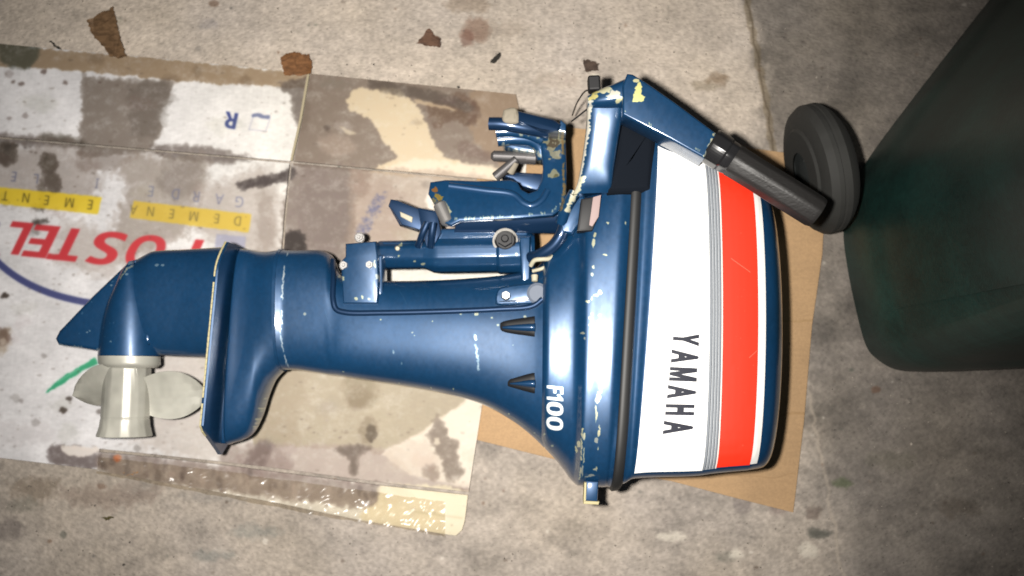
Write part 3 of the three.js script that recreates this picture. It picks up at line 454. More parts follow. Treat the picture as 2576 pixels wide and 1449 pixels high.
// anti-ventilation plate: stands across the leg, its near rim towards the camera
{
  const xw = (t) => -0.398 - 0.018 * t, zs = [], N = 40, z0 = P(0, 622, 0.14).z, z1 = P(0, 1142, 0.13).z, pos = [], idx = [], th = 0.0055;
  const half = (t) => t < 0.16 ? 0.052 + 0.03 * Math.sin(t / 0.16 * Math.PI / 2) : t < 0.86 ? 0.082 : 0.082 * Math.max(0.02, 1 - (t - 0.86) / 0.14);
  for (let i = 0; i <= N; i++) { const t = i / N, z = z0 + (z1 - z0) * t, w = half(t), x = xw(t); pos.push(x, HC - w, z, x + th, HC - w, z, x + th, HC + w - 0.001, z, x + th * 0.6, HC + w, z, x, HC + w - 0.0008, z); }
  for (let i = 0; i < N; i++) for (let k = 0; k < 5; k++) { const a = i * 5 + k, b = i * 5 + (k + 1) % 5; idx.push(a, b, a + 5, b, b + 5, a + 5); }
  for (const [r, f] of [[0, 1], [N, 0]]) for (let k = 1; k < 4; k++) f ? idx.push(r * 5, r * 5 + k + 1, r * 5 + k) : idx.push(r * 5, r * 5 + k, r * 5 + k + 1);
  const plate = part('cavitation_plate', solid(pos, idx, 0.4));
  const rim = []; for (let i = 0; i < N * 0.9; i++) { const t = i / N, z = z0 + (z1 - z0) * t, z2 = z0 + (z1 - z0) * (t + 0.96 / N), w = half(t); if (noise(i / 1.3, 3, 8) > 0.17) rim.push(rod(V(xw(t) + 0.0012, HC + w - 0.0006, z), V(xw(t + 0.96 / N) + 0.0012, HC + half(t + 0.96 / N) - 0.0006, z2), 0.0011 + 0.0008 * noise(i / 2, 9, 4), 0.0013, 8)); }
  M.primer = new THREE.MeshStandardMaterial({ color: lin(0.42, 0.37, 0.2), roughness: 0.7 });
  add('worn_rim', rim, M.primer, plate, 'yellowish worn rim of the plate');
}
const housing = part('exhaust_housing', loft([
  sec(568, 632, 550, 1116, { hc: HC, t: 0.012, n: 2.4 }), sec(606, 630, 572, 1116, { hc: HC, t: 0.013, n: 2.4 }), sec(609, 628, 575, 1117, { hc: HC, t: 0.034, n: 3 }), sec(612, 627, 578, 1118, { hc: HC, t: 0.0375, n: 3.2 }), sec(618, 628, 585, 1115, { hc: HC, t: 0.0385, n: 3.2 }), sec(632, 630, 606, 1109, { hc: HC, t: 0.0398, n: 3 }), sec(642, 632, 630, 1096, { hc: HC, t: 0.0415, n: 2.6 }), sec(657, 634, 652, 1058, { hc: HC, t: 0.0432, n: 2.5 }),
  sec(672, 634, 668, 1005, { hc: HC, t: 0.0448, n: 2.5 }), sec(690, 632, 687, 960, { hc: HC, t: 0.047, n: 2.5 }), sec(710, 629, 710, 934, { hc: HC, t: 0.049, n: 2.5 })]));
part('seam_flange', loft([sec(709, 627, 709, 934, { hc: HC, t: 0.0505, n: 2.5 }), sec(716, 627, 716, 934, { hc: HC, t: 0.0505, n: 2.5 })]));
const leg = part('leg_housing', loft([
  sec(715, 630, 715, 930, { hc: HC, t: 0.0485, n: 2.6 }), sec(735, 631, 737, 930, { hc: HC, t: 0.046, n: 2.6 }), sec(800, 630, 800, 938, { hc: HC, t: 0.046, n: 2.6 }), sec(832, 640, 832, 943, { hc: HC, t: 0.046, n: 2.6 }), sec(850, 680, 850, 945, { hc: HC, t: 0.046, n: 2.6 }), sec(880, 704, 880, 950, { hc: HC, t: 0.047, n: 2.6 }), sec(1000, 708, 1000, 968, { hc: HC, t: 0.049, n: 2.6 }),
  sec(1100, 706, 1100, 986, { hc: HC, t: 0.052, n: 2.6 }), sec(1200, 700, 1200, 1012, { hc: HC, t: 0.056, n: 2.6 }), sec(1290, 690, 1285, 1056, { hc: HC, t: 0.061, n: 2.6 }), sec(1345, 676, 1340, 1098, { hc: HC, t: 0.066, n: 2.6 }), sec(1372, 650, 1368, 1125, { hc: HC, t: 0.07, n: 2.7 })]));
// the raised lip that frames the mount on the leg
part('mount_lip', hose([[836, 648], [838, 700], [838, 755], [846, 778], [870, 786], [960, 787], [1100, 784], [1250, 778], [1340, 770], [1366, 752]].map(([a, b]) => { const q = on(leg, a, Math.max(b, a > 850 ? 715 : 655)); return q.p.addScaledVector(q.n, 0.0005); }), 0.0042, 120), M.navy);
// lower cowl
const lower = part('lower_cowl', loft([
  sec(1366, 640, 1362, 1118, { hc: HC, hr: 0.17, t: 0.08, n: 2.6 }), sec(1378, 614, 1373, 1134, { hc: HC, hr: 0.17, t: 0.0888, n: 2.6 }), sec(1396, 594, 1390, 1152, { hc: HC, hr: 0.17, t: 0.0899, n: 2.6 }), sec(1425, 545, 1418, 1186, { hc: HC, hr: 0.17, t: 0.0912, n: 2.7 }), sec(1446, 505, 1437, 1212, { hc: HC, hr: 0.17, t: 0.093, n: 2.8 }), sec(1458, 484, 1446, 1222, { hc: HC, hr: 0.18, t: 0.0965, n: 2.9 }), sec(1468, 470, 1454, 1228, { hc: HC, hr: 0.18, t: 0.104, n: 3.3 }),
  sec(1476, 456, 1461, 1230, { hc: HC, hr: 0.19, t: 0.107, n: 3.4 }), sec(1520, 378, 1494, 1232, { hc: HC, hr: 0.19, t: 0.1093, n: 3.5 }), sec(1562, 330, 1521, 1234, { hc: HC, hr: 0.19, t: 0.1113, n: 3.5 }), sec(1578, 320, 1529, 1233, { hc: HC, hr: 0.19, t: 0.1095, n: 3.4 }), sec(1592, 316, 1536, 1232, { hc: HC, hr: 0.19, t: 0.105, n: 4.2 })], { N: 128 }));
part('cowl_seal', loft([sec(1590, 314, 1536, 1236, { hc: HC, hr: 0.19, t: 0.1125, n: 5 }), sec(1596, 312, 1540, 1240, { hc: HC, hr: 0.19, t: 0.1145, n: 5 }), sec(1608, 312, 1556, 1236, { hc: HC, hr: 0.19, t: 0.1135, n: 5 }), sec(1614, 316, 1564, 1226, { hc: HC, hr: 0.19, t: 0.109, n: 5 })], { N: 80 }), M.rubber, motor, 'black rubber seal between lower cowl and top cowl');
// top cowl with its stripes
const cowlSecs = [
  sec(1612, 318, 1562, 1222, { hc: HC, hr: 0.2, t: 0.107, n: 6 }), sec(1620, 320, 1570, 1220, { hc: HC, hr: 0.2, t: 0.111, n: 6.5, bow: 2 }), sec(1632, 324, 1580, 1216, { hc: HC, hr: 0.21, t: 0.1125, n: 7, bow: 3 }), sec(1653, 332, 1592, 1211, { hc: HC, hr: 0.225, t: 0.117, n: 8, bow: 6 }),
  sec(1766, 376, 1763, 1203, { hc: HC, hr: 0.23, t: 0.12, n: 8, bow: 13 }), sec(1800, 398, 1798, 1198, { hc: HC, hr: 0.23, t: 0.12, n: 8, bow: 11 }), sec(1884, 440, 1881, 1190, { hc: HC, hr: 0.228, t: 0.117, n: 8, bow: 15 }),
  sec(1899, 450, 1896, 1188, { hc: HC, hr: 0.224, t: 0.113, n: 7.5, bow: 16 }), sec(1922, 466, 1922, 1184, { hc: HC, hr: 0.21, t: 0.102, n: 6, bow: 19 }), sec(1932, 478, 1934, 1176, { hc: HC, hr: 0.195, t: 0.085, n: 5, bow: 20 }), sec(1938, 494, 1940, 1160, { hc: HC, hr: 0.17, t: 0.058, n: 4, bow: 20 }), sec(1938, 520, 1940, 1130, { hc: HC, hr: 0.14, t: 0.02, n: 3.5, bow: 20 })];
const cowl = part('top_cowl', loft(cowlSecs, { N: 128 }), M.blue);
{
  const S = shell(cowlSecs);
  const patch = (t0, t1, u0, u1, off) => {   // a thin film that follows the cowl
    const nu = 60, nt = 10, pos = [], uv = [], idx = [];
    for (const lay of [off, off - 0.0009]) for (let i = 0; i <= nt; i++) for (let j = 0; j <= nu; j++) { const p = S.top(t0 + (t1 - t0) * i / nt, u0 + (u1 - u0) * j / nu, lay); pos.push(p.x, p.y, p.z); uv.push(i / nt, 1 - j / nu); }
    const w = nu + 1, L = (nt + 1) * w;
    for (let i = 0; i < nt; i++) for (let j = 0; j < nu; j++) { const a = i * w + j; idx.push(a, a + 1, a + w, a + w, a + 1, a + w + 1); }
    const n = idx.length; for (let k = 0; k < n; k += 3) idx.push(L + idx[k], L + idx[k + 2], L + idx[k + 1]);
    const rimEdge = []; for (let i = 0; i < nt; i++) rimEdge.push([(i + 1) * w, i * w], [i * w + nu, (i + 1) * w + nu]); for (let j = 0; j < nu; j++) rimEdge.push([j, j + 1], [nt * w + j + 1, nt * w + j]);
    for (const [a, b] of rimEdge) idx.push(b, a, a + L, b, a + L, b + L);
    const g = new THREE.BufferGeometry(); g.setAttribute('position', new THREE.Float32BufferAttribute(pos, 3)); g.setAttribute('uv', new THREE.Float32BufferAttribute(uv, 2)); g.setIndex(idx);
    return crease(g, 0.5);
  };
  const t = S.ts, gloss = { roughness: 0.5, clearcoat: 0.12, clearcoatRoughness: 0.2, specularIntensity: 0.5 };
  const wear = (x, w, h, n, col) => { for (let k = 0; k < n; k++) blot(x, rr(0, w), rr(0, h), rr(1, 5), rr(1, 3), k + 5000, col, rr(0.1, 0.5), 2); };
  const whiteMap = canvasTex(512, 2048, (x, w, h) => {
    x.fillStyle = '#eeeeec'; x.fillRect(0, 0, w, h); wear(x, w, h, 40, '#cfcfc8');
    for (const [a, b, r] of [[130, 118, 9], [205, 135, 10], [420, 222, 10], [150, 96, 6]]) blot(x, a, b, r, r * 0.7, a, '#8d928e', 0.8, 5);
    const word = 'YAMAHA', yc = 1205, gap = 112; [...word].forEach((c, i) => { x.save(); x.translate(318 - i * 4, yc + (i - 0) * gap); x.rotate(Math.PI / 2); x.scale(0.62, 1.4); x.font = '178px sans-serif'; x.fillStyle = '#0b1022'; x.strokeStyle = '#0b1022'; x.lineWidth = 20; x.textAlign = 'center'; x.textBaseline = 'middle'; x.fillText(c, 0, 0); x.strokeText(c, 0, 0); x.restore(); });
  });
  const greyMap = canvasTex(256, 1024, (x, w, h) => { x.fillStyle = '#7b8086'; x.fillRect(0, 0, w, h); for (const a of [38, 98, 158, 214]) { x.fillStyle = '#3b4046'; x.fillRect(a, 0, 12, h); x.fillStyle = '#b9bcbf'; x.fillRect(a + 14, 0, 9, h); } x.fillStyle = '#e0c8c0'; x.fillRect(236, 0, 20, h); wear(x, w, h, 30, '#a9abae'); });
  const redMap = canvasTex(256, 1024, (x, w, h) => { x.fillStyle = '#e0301a'; x.fillRect(0, 0, w, h); wear(x, w, h, 26, '#ef5a48'); x.globalAlpha = 0.5; x.strokeStyle = '#f08a7a'; x.lineWidth = 3; x.beginPath(); x.moveTo(60, 300); x.lineTo(200, 330); x.stroke(); x.beginPath(); x.moveTo(190, 640); x.lineTo(250, 610); x.stroke(); });
  const phys = (o) => new THREE.MeshPhysicalMaterial({ ...gloss, ...o });
  add('white_stripe', patch(t[3], t[4], -0.9, 0.953, 0.0012), phys({ map: whiteMap }), cowl, 'broad white stripe with the black maker name');
  add('grey_pinstripes', patch(t[4] + 0.0003, t[5], -0.9, 0.95, 0.0012), phys({ map: greyMap }), cowl, 'grey pinstripes');
  add('red_stripe', patch(t[5] + 0.0003, t[6], -0.9, 0.945, 0.0012), phys({ map: redMap }), cowl, 'broad red stripe');
  add('white_edge_stripe', patch(t[6] + 0.0003, t[7] + 0.002, -0.9, 0.94, 0.0012), phys({ color: lin(0.78, 0.77, 0.74) }), cowl, 'narrow white edge stripe');
}
// near-black slab filling the dark area between the steering arm and the cowl
part('front_dark_slab', [slab([[1562, 292], [1600, 296], [1648, 322], [1652, 340], [1640, 478], [1612, 484], [1530, 486], [1524, 476], [1545, 400]], 0.2462, 0.05, { bevel: 0.01, seg: 4 })], M.slabBlack, motor, 'near-black slab at the front of the cowl');
// latch below the lower cowl
const latch = part('latch', [slab([[1474, 1210], [1506, 1212], [1503, 1262], [1472, 1260]], 0.205, 0.02, { bevel: 0.002 })], M.plainBlue);
add('latch_edge', [slab([[1470, 1214], [1476, 1214], [1474, 1262], [1468, 1262]], 0.207, 0.02, { bevel: 0.001 }), slab([[1468, 1260], [1508, 1262], [1506, 1270], [1468, 1268]], 0.206, 0.018, { bevel: 0.001 })], M.primer, latch, 'chipped yellowish edge of the latch');
// two wedge louvres on the leg; recess shade painted as raised black wedges
for (const [x0, x1, y, w0, w1] of [[1258, 1345, 822, 11, 27], [1277, 1345, 963, 9, 27]]) {
  const a = on(leg, x0, y), b = on(leg, x1 - 3, y);
  const lv = part('louvre', loft([[x0, w0], [x0 + 12, w0 * 1.35], [x1 - 6, w1 * 0.96], [x1, w1]].map(([x, w], i) => { const f = (x - x0) / (x1 - x0), hh = a.p.y + (b.p.y - a.p.y) * f; return sec(x, y - w, x, y + w, { hc: hh - 0.004, t: [0.004, 0.008, 0.011, 0.01][i], n: 3 }); }), { N: 28 }), M.black, motor, 'wedge louvre with its recess shade put into black colour');
  add('louvre_rib', loft([[x0 + 6, w0 * 0.25], [x0 + 20, w0 * 0.5], [x1 - 4, w1 * 0.42], [x1 + 1, w1 * 0.42]].map(([x, w], i) => { const f = (x - x0) / (x1 - x0), hh = a.p.y + (b.p.y - a.p.y) * f; return sec(x, y + 2 - w, x, y + 2 + w, { hc: hh + 0.002, t: [0.005, 0.007, 0.0105, 0.009][i], n: 2 }); }), { N: 20 }), M.plainBlue, lv);
}
// lower mount bracket with bolts
const mount = part('lower_mount', [slab([[868, 612], [945, 606], [950, 640], [953, 700], [950, 764], [862, 764], [858, 700], [858, 655], [868, 645]], 0.182, 0.05, { bevel: 0.004, seg: 3 }), slab([[945, 640], [962, 640], [964, 770], [945, 770]], 0.17, 0.04, { bevel: 0.004 })]);
for (const [a, b] of [[867, 668], [931, 667]]) add('bolt', hexBolt(P(a, b, 0.18), 0.0055, 0.007), M.steel, mount);
add('bolt', hexBolt(P(905, 598, 0.15), 0.0055, 0.007), M.steel, mount);
// swivel tube between mount and clamp
const swivel = part('swivel_tube', [
  turned(P(950, 642, HC), P(1345, 636, HC), [[0, 0], [0, 0.019], [0.02, 0.021], [0.3, 0.021], [0.36, 0.027], [0.4, 0.028], [0.76, 0.028], [0.78, 0.0305], [0.98, 0.0305], [1, 0.028], [1, 0]], 48, 0.5),
  slab([[1085, 575], [1250, 568], [1330, 575], [1330, 640], [1085, 640]], 0.15, 0.045, { bevel: 0.006, seg: 3 }),
  slab([[960, 606], [1085, 608], [1085, 650], [960, 648]], 0.146, 0.035, { bevel: 0.005, seg: 3 })]);
add('grease_fitting', [rod(P(1000, 625, 0.145), P(1000, 625, 0.156), 0.0045, 0.003)], M.cream, swivel);
const hx = add('pivot_bolt', hexBolt(P(1271, 604, 0.158), 0.0115, 0.014), M.black, swivel);
add('pivot_washer', [turned(P(1271, 606, 0.152), P(1271, 606, 0.159), [[0, 0], [0, 0.018], [0.9, 0.018], [1, 0.016], [1, 0]], 36)], M.dullSteel, swivel);
part('yoke', [slab([[1305, 596], [1335, 592], [1334, 720], [1312, 722]], 0.172, 0.05, { bevel: 0.005, seg: 3 })], M.blue);
part('mount_foot', [slab([[1248, 736], [1262, 722], [1330, 712], [1372, 716], [1378, 742], [1362, 762], [1258, 768], [1246, 756]], 0.192, 0.03, { bevel: 0.005, seg: 3, round: true })], M.blue);
part('mount_bolt', hexBolt(P(1273, 744, 0.19), 0.006, 0.008), M.steel);
part('mount_cap', [turned(P(1352, 738, 0.188), P(1352, 738, 0.196), [[0, 0], [0, 0.0145], [0.7, 0.0145], [1, 0.011], [1, 0]], 32)], M.capGrey);
part('split_pin', rod(P(1345, 692, 0.19), P(1345, 708, 0.192), 0.0048, 0.004), M.cream);
part('cap_nut', [turned(P(1416, 579, 0.2), P(1416, 579, 0.207), [[0, 0], [0, 0.006], [0.7, 0.006], [1, 0]], 20)], M.cream);
part('spring_clip', [hose([P(1335, 668, 0.185), P(1345, 655, 0.192), P(1362, 652, 0.195), P(1385, 650, 0.192), P(1398, 640, 0.188)], 0.0032), hose([P(1340, 682, 0.18), P(1362, 676, 0.185), P(1390, 664, 0.182)], 0.0026)], M.cream);
// shift linkage curving from the leg to the steering arm
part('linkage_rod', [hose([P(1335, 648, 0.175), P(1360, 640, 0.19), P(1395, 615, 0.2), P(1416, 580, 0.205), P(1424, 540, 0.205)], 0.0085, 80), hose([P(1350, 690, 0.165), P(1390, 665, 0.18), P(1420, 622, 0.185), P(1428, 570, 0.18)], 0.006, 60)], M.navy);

// clamp bracket
const clamp = part('clamp_bracket', [
  slab([[1082, 458], [1120, 452], [1200, 455], [1285, 452], [1302, 458], [1312, 478], [1330, 488], [1350, 480], [1362, 455], [1366, 420], [1360, 360], [1345, 330], [1352, 312], [1408, 318], [1424, 340], [1426, 430], [1424, 500], [1414, 530], [1390, 548], [1290, 556], [1160, 562], [1138, 574], [1122, 568], [1104, 535], [1078, 490]], 0.184, 0.016, { bevel: 0.004, seg: 4, slope: 0.3 }),
  slab([[1410, 300], [1424, 312], [1424, 334], [1404, 330]], 0.2, 0.05, { bevel: 0.002 })]);
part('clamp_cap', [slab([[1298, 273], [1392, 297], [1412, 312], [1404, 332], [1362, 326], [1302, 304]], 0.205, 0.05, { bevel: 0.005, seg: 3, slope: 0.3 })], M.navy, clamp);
part('clamp_flange', [slab([[1146, 558], [1390, 546], [1416, 526], [1424, 562], [1400, 582], [1140, 580]], 0.166, 0.012, { bevel: 0.003, slope: -0.8 })], M.navy, clamp);  // underside band of the clamp; its shade is put into the darker navy
part('clamp_rib', [hose([P(1130, 468, 0.1865), P(1220, 480, 0.189), P(1290, 490, 0.191), P(1318, 512, 0.195), P(1338, 518, 0.196), P(1362, 505, 0.1935), P(1378, 480, 0.189)], 0.0055, 80)], M.plainBlue, clamp);
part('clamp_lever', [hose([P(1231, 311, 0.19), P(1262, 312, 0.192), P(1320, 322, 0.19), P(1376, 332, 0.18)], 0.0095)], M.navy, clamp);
part('clamp_jaw', [hose([P(1248, 332, 0.178), P(1290, 331, 0.178), P(1330, 338, 0.174), P(1362, 352, 0.168)], 0.0085), hose([P(1252, 352, 0.168), P(1300, 349, 0.168), P(1338, 354, 0.165), P(1356, 370, 0.16), P(1366, 398, 0.155)], 0.0095), slab([[1262, 350], [1340, 350], [1362, 366], [1370, 400], [1346, 386], [1300, 378], [1268, 368]], 0.155, 0.05, { bevel: 0.004 })], M.blue, clamp);
M.worn = new THREE.MeshStandardMaterial({ color: lin(0.24, 0.21, 0.16), roughness: 0.75 });
part('thrust_block', [slab([[1266, 274], [1288, 268], [1302, 275], [1306, 304], [1286, 311], [1264, 302]], 0.205, 0.04, { bevel: 0.006, seg: 4, round: true })], M.worn, clamp, 'worn grey block of the clamp with flaking paint');
part('clamp_screw', [rod(P(1235, 392, 0.14), P(1330, 396, 0.14), 0.0078, 0.0078, 24, 0.5), rod(P(1288, 394, 0.138), P(1350, 398, 0.138), 0.0095)], M.darkSteel, clamp);
part('clamp_handle', [rod(P(1246, 446, 0.14), P(1300, 400, 0.15), 0.0075, 0.006)], M.darkSteel, clamp);
part('clamp_handle_knob', [rod(P(1282, 434, 0.142), P(1298, 408, 0.15), 0.0065, 0.005)], M.worn, clamp, 'yellowish worn end of the clamp handle');
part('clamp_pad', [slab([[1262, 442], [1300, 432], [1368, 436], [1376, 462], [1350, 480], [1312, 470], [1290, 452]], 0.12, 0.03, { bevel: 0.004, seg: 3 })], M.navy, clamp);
part('tilt_pin_end', [rod(P(1103, 508, 0.192), P(1130, 566, 0.197), 0.0095, 0.0095, 28, 0.5)], M.steel, clamp, 'bright metal end of the tilt pin');
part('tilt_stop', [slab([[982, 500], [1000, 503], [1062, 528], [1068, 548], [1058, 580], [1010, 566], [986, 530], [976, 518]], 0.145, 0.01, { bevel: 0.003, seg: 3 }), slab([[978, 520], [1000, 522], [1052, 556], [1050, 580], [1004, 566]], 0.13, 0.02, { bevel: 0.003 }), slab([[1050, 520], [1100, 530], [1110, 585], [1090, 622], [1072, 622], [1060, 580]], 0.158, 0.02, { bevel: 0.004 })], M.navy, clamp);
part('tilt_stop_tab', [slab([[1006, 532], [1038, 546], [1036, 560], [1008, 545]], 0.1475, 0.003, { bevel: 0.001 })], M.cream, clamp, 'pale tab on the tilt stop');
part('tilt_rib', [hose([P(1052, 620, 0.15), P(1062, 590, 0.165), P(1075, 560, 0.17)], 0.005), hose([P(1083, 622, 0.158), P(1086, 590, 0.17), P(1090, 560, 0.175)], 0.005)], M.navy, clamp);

// steering arm and tiller
const arm = part('steering_arm', loft([
  sec(1478, 246, 1572, 248, { hc: 0.264, hr: 0.278, t: 0.016, n: 4, lean: 0.0015 }), sec(1477, 300, 1565, 302, { hc: 0.256, hr: 0.272, t: 0.018, n: 4, lean: 0.0015 }), sec(1472, 350, 1557, 352, { hc: 0.248, hr: 0.266, t: 0.0185, n: 4, lean: 0.0015 }), sec(1463, 410, 1548, 412, { hc: 0.239, hr: 0.257, t: 0.0185, n: 4, lean: 0.0015 }), sec(1452, 462, 1540, 464, { hc: 0.231, hr: 0.248, t: 0.017, n: 6, lean: 0.0025 }), sec(1440, 486, 1536, 484, { hc: 0.226, hr: 0.242, t: 0.014, n: 5, lean: 0.0025 })], { N: 64 }), M.blue);
part('steering_arm_root', [slab([[1440, 488], [1470, 492], [1480, 510], [1462, 560], [1440, 590], [1412, 584], [1408, 556], [1420, 520]], 0.215, 0.03, { bevel: 0.006, seg: 3 }), hose([P(1444, 486, 0.238), P(1425, 520, 0.225), P(1412, 560, 0.21)], 0.008)], M.blue, arm);
part('damper_block', [slab([[1462, 500], [1512, 490], [1506, 545], [1490, 580], [1452, 582]], 0.24, 0.02, { bevel: 0.003 })], M.black, arm);
part('damper_label', [slab([[1492, 496], [1512, 490], [1506, 545], [1490, 570], [1482, 566]], 0.2425, 0.0024, { bevel: 0.0006 })], new THREE.MeshStandardMaterial({ color: lin(0.3, 0.22, 0.21), roughness: 0.7 }), arm, 'pinkish grey tab beside the steering arm');
const tiller = part('tiller_arm', [slab([[1578, 184], [1592, 186], [1628, 208], [1700, 258], [1802, 334], [1796, 352], [1772, 398], [1690, 352], [1566, 288], [1566, 215]], 0.3, 0.045, { bevel: 0.003, seg: 4 })], M.blue);
part('tiller_hinge', [loft([sec(1479, 234, 1480, 262, { hc: 0.262, hr: 0.285, t: 0.02, n: 3 }), sec(1500, 222, 1500, 264, { hc: 0.264, hr: 0.29, t: 0.025, n: 3.5 }), sec(1540, 206, 1540, 264, { hc: 0.266, hr: 0.292, t: 0.028, n: 3.5 }), sec(1572, 192, 1572, 262, { hc: 0.266, hr: 0.292, t: 0.029, n: 3.5 })], { N: 36 })], M.blue, tiller);
part('tiller_bolt', [block(1494, 213, 0.27, 0.016, 0.02, 0.02, 0.05)], M.black, tiller);
part('grip_collar', [turned(P(1783, 364, 0.283), P(1842, 402, 0.283), [[0, 0], [0, 0.0215], [0.1, 0.0232], [0.62, 0.0232], [0.7, 0.0215], [0.9, 0.0215], [1, 0.0205], [1, 0]], 44)], M.gripRubber, tiller, 'glossy black collar of the tiller grip').material = new THREE.MeshPhysicalMaterial({ color: lin(0.014, 0.014, 0.015), roughness: 0.22, clearcoat: 0.6, clearcoatRoughness: 0.12 });
part('tiller_grip', [turned(P(1836, 398, 0.283), P(2060, 538, 0.283), [[0, 0], [0, 0.0195], [0.04, 0.0213], [0.3, 0.0208], [0.6, 0.0212], [0.95, 0.021], [0.99, 0.0195], [1, 0.016], [1, 0]], 44)], M.gripRubber, tiller, 'black rubber tiller grip');
part('starter_wire', [hose([P(1500, 236, 0.27), P(1475, 228, 0.22), P(1452, 258, 0.15), P(1440, 290, 0.08)], 0.0011, 50), hose([P(1438, 305, 0.2), P(1455, 292, 0.24), P(1480, 272, 0.262)], 0.0011, 30)], M.rubber, tiller);

// propeller
const prop = part('propeller_hub', turned(P(322, 920, HC), P(313, 1097, HC), [[0, 0], [0, 0.029], [0.04, 0.0315], [0.4, 0.0325], [0.72, 0.033], [0.74, 0.0322], [0.76, 0.033], [0.86, 0.034], [0.99, 0.0375], [1, 0.037], [0.985, 0.029], [0.9, 0.026], [0.9, 0]], 56, 0.5), M.prop);
function blade(root, dir, axis, R, chord, pitch, sweep) {
  const nr = 26, nc = 20, pos = [], idx = [], side = new THREE.Vector3().crossVectors(axis, dir).normalize();
  for (const f of [1, -1]) for (let i = 0; i <= nr; i++) for (let j = 0; j <= nc; j++) {
    const r = i / nr, c = (j / nc - 0.5) * 2, w = chord * Math.sqrt(Math.max(0, 1 - Math.abs(2 * Math.min(1, (0.18 + 0.82 * r)) - 1) ** 3.2)) * (0.62 + 0.38 * Math.sin(r * Math.PI)), a = pitch * (1 - 0.35 * r);
    const tk = 0.0042 * (1 - r * 0.7) * (1 - c * c) + 0.0005;
    const d = root.clone().addScaledVector(dir, R * r);
    const along = axis.clone().multiplyScalar(Math.cos(a)).addScaledVector(side, Math.sin(a)), nrm = new THREE.Vector3().crossVectors(along, dir);
    d.addScaledVector(along, w * c + sweep * r * r).addScaledVector(nrm, f * tk + 0.006 * (c * c)); pos.push(d.x, d.y, d.z);
  }
  const w = nc + 1, L = (nr + 1) * w;
  for (let i = 0; i < nr; i++) for (let j = 0; j < nc; j++) { const a = i * w + j; idx.push(a, a + 1, a + w, a + w, a + 1, a + w + 1, L + a, L + a + w, L + a + 1, L + a + w, L + a + w + 1, L + a + 1); }
  const rim = []; for (let i = 0; i < nr; i++) rim.push([i * w, (i + 1) * w], [(i + 1) * w + nc, i * w + nc]); for (let j = 0; j < nc; j++) rim.push([nr * w + j, nr * w + j + 1], [j + 1, j]);
  for (const [a, b] of rim) idx.push(a, b, a + L, b, b + L, a + L);
  return solid(pos, idx, 0.8);
}
const ax = P(313, 1097, HC).sub(P(322, 920, HC)).normalize();
const tip = P(180, 988, 0.142), heel = P(352, 957, 0.142);
part('propeller_blade', blade(heel, tip.clone().sub(heel).normalize(), ax, tip.distanceTo(heel), 0.036, 0.8, 0.004), M.prop);
part('propeller_blade', blade(P(340, 992, HC), V(1, -0.18, -0.02).normalize(), ax, 0.1, 0.036, -0.35, 0.002), M.prop);

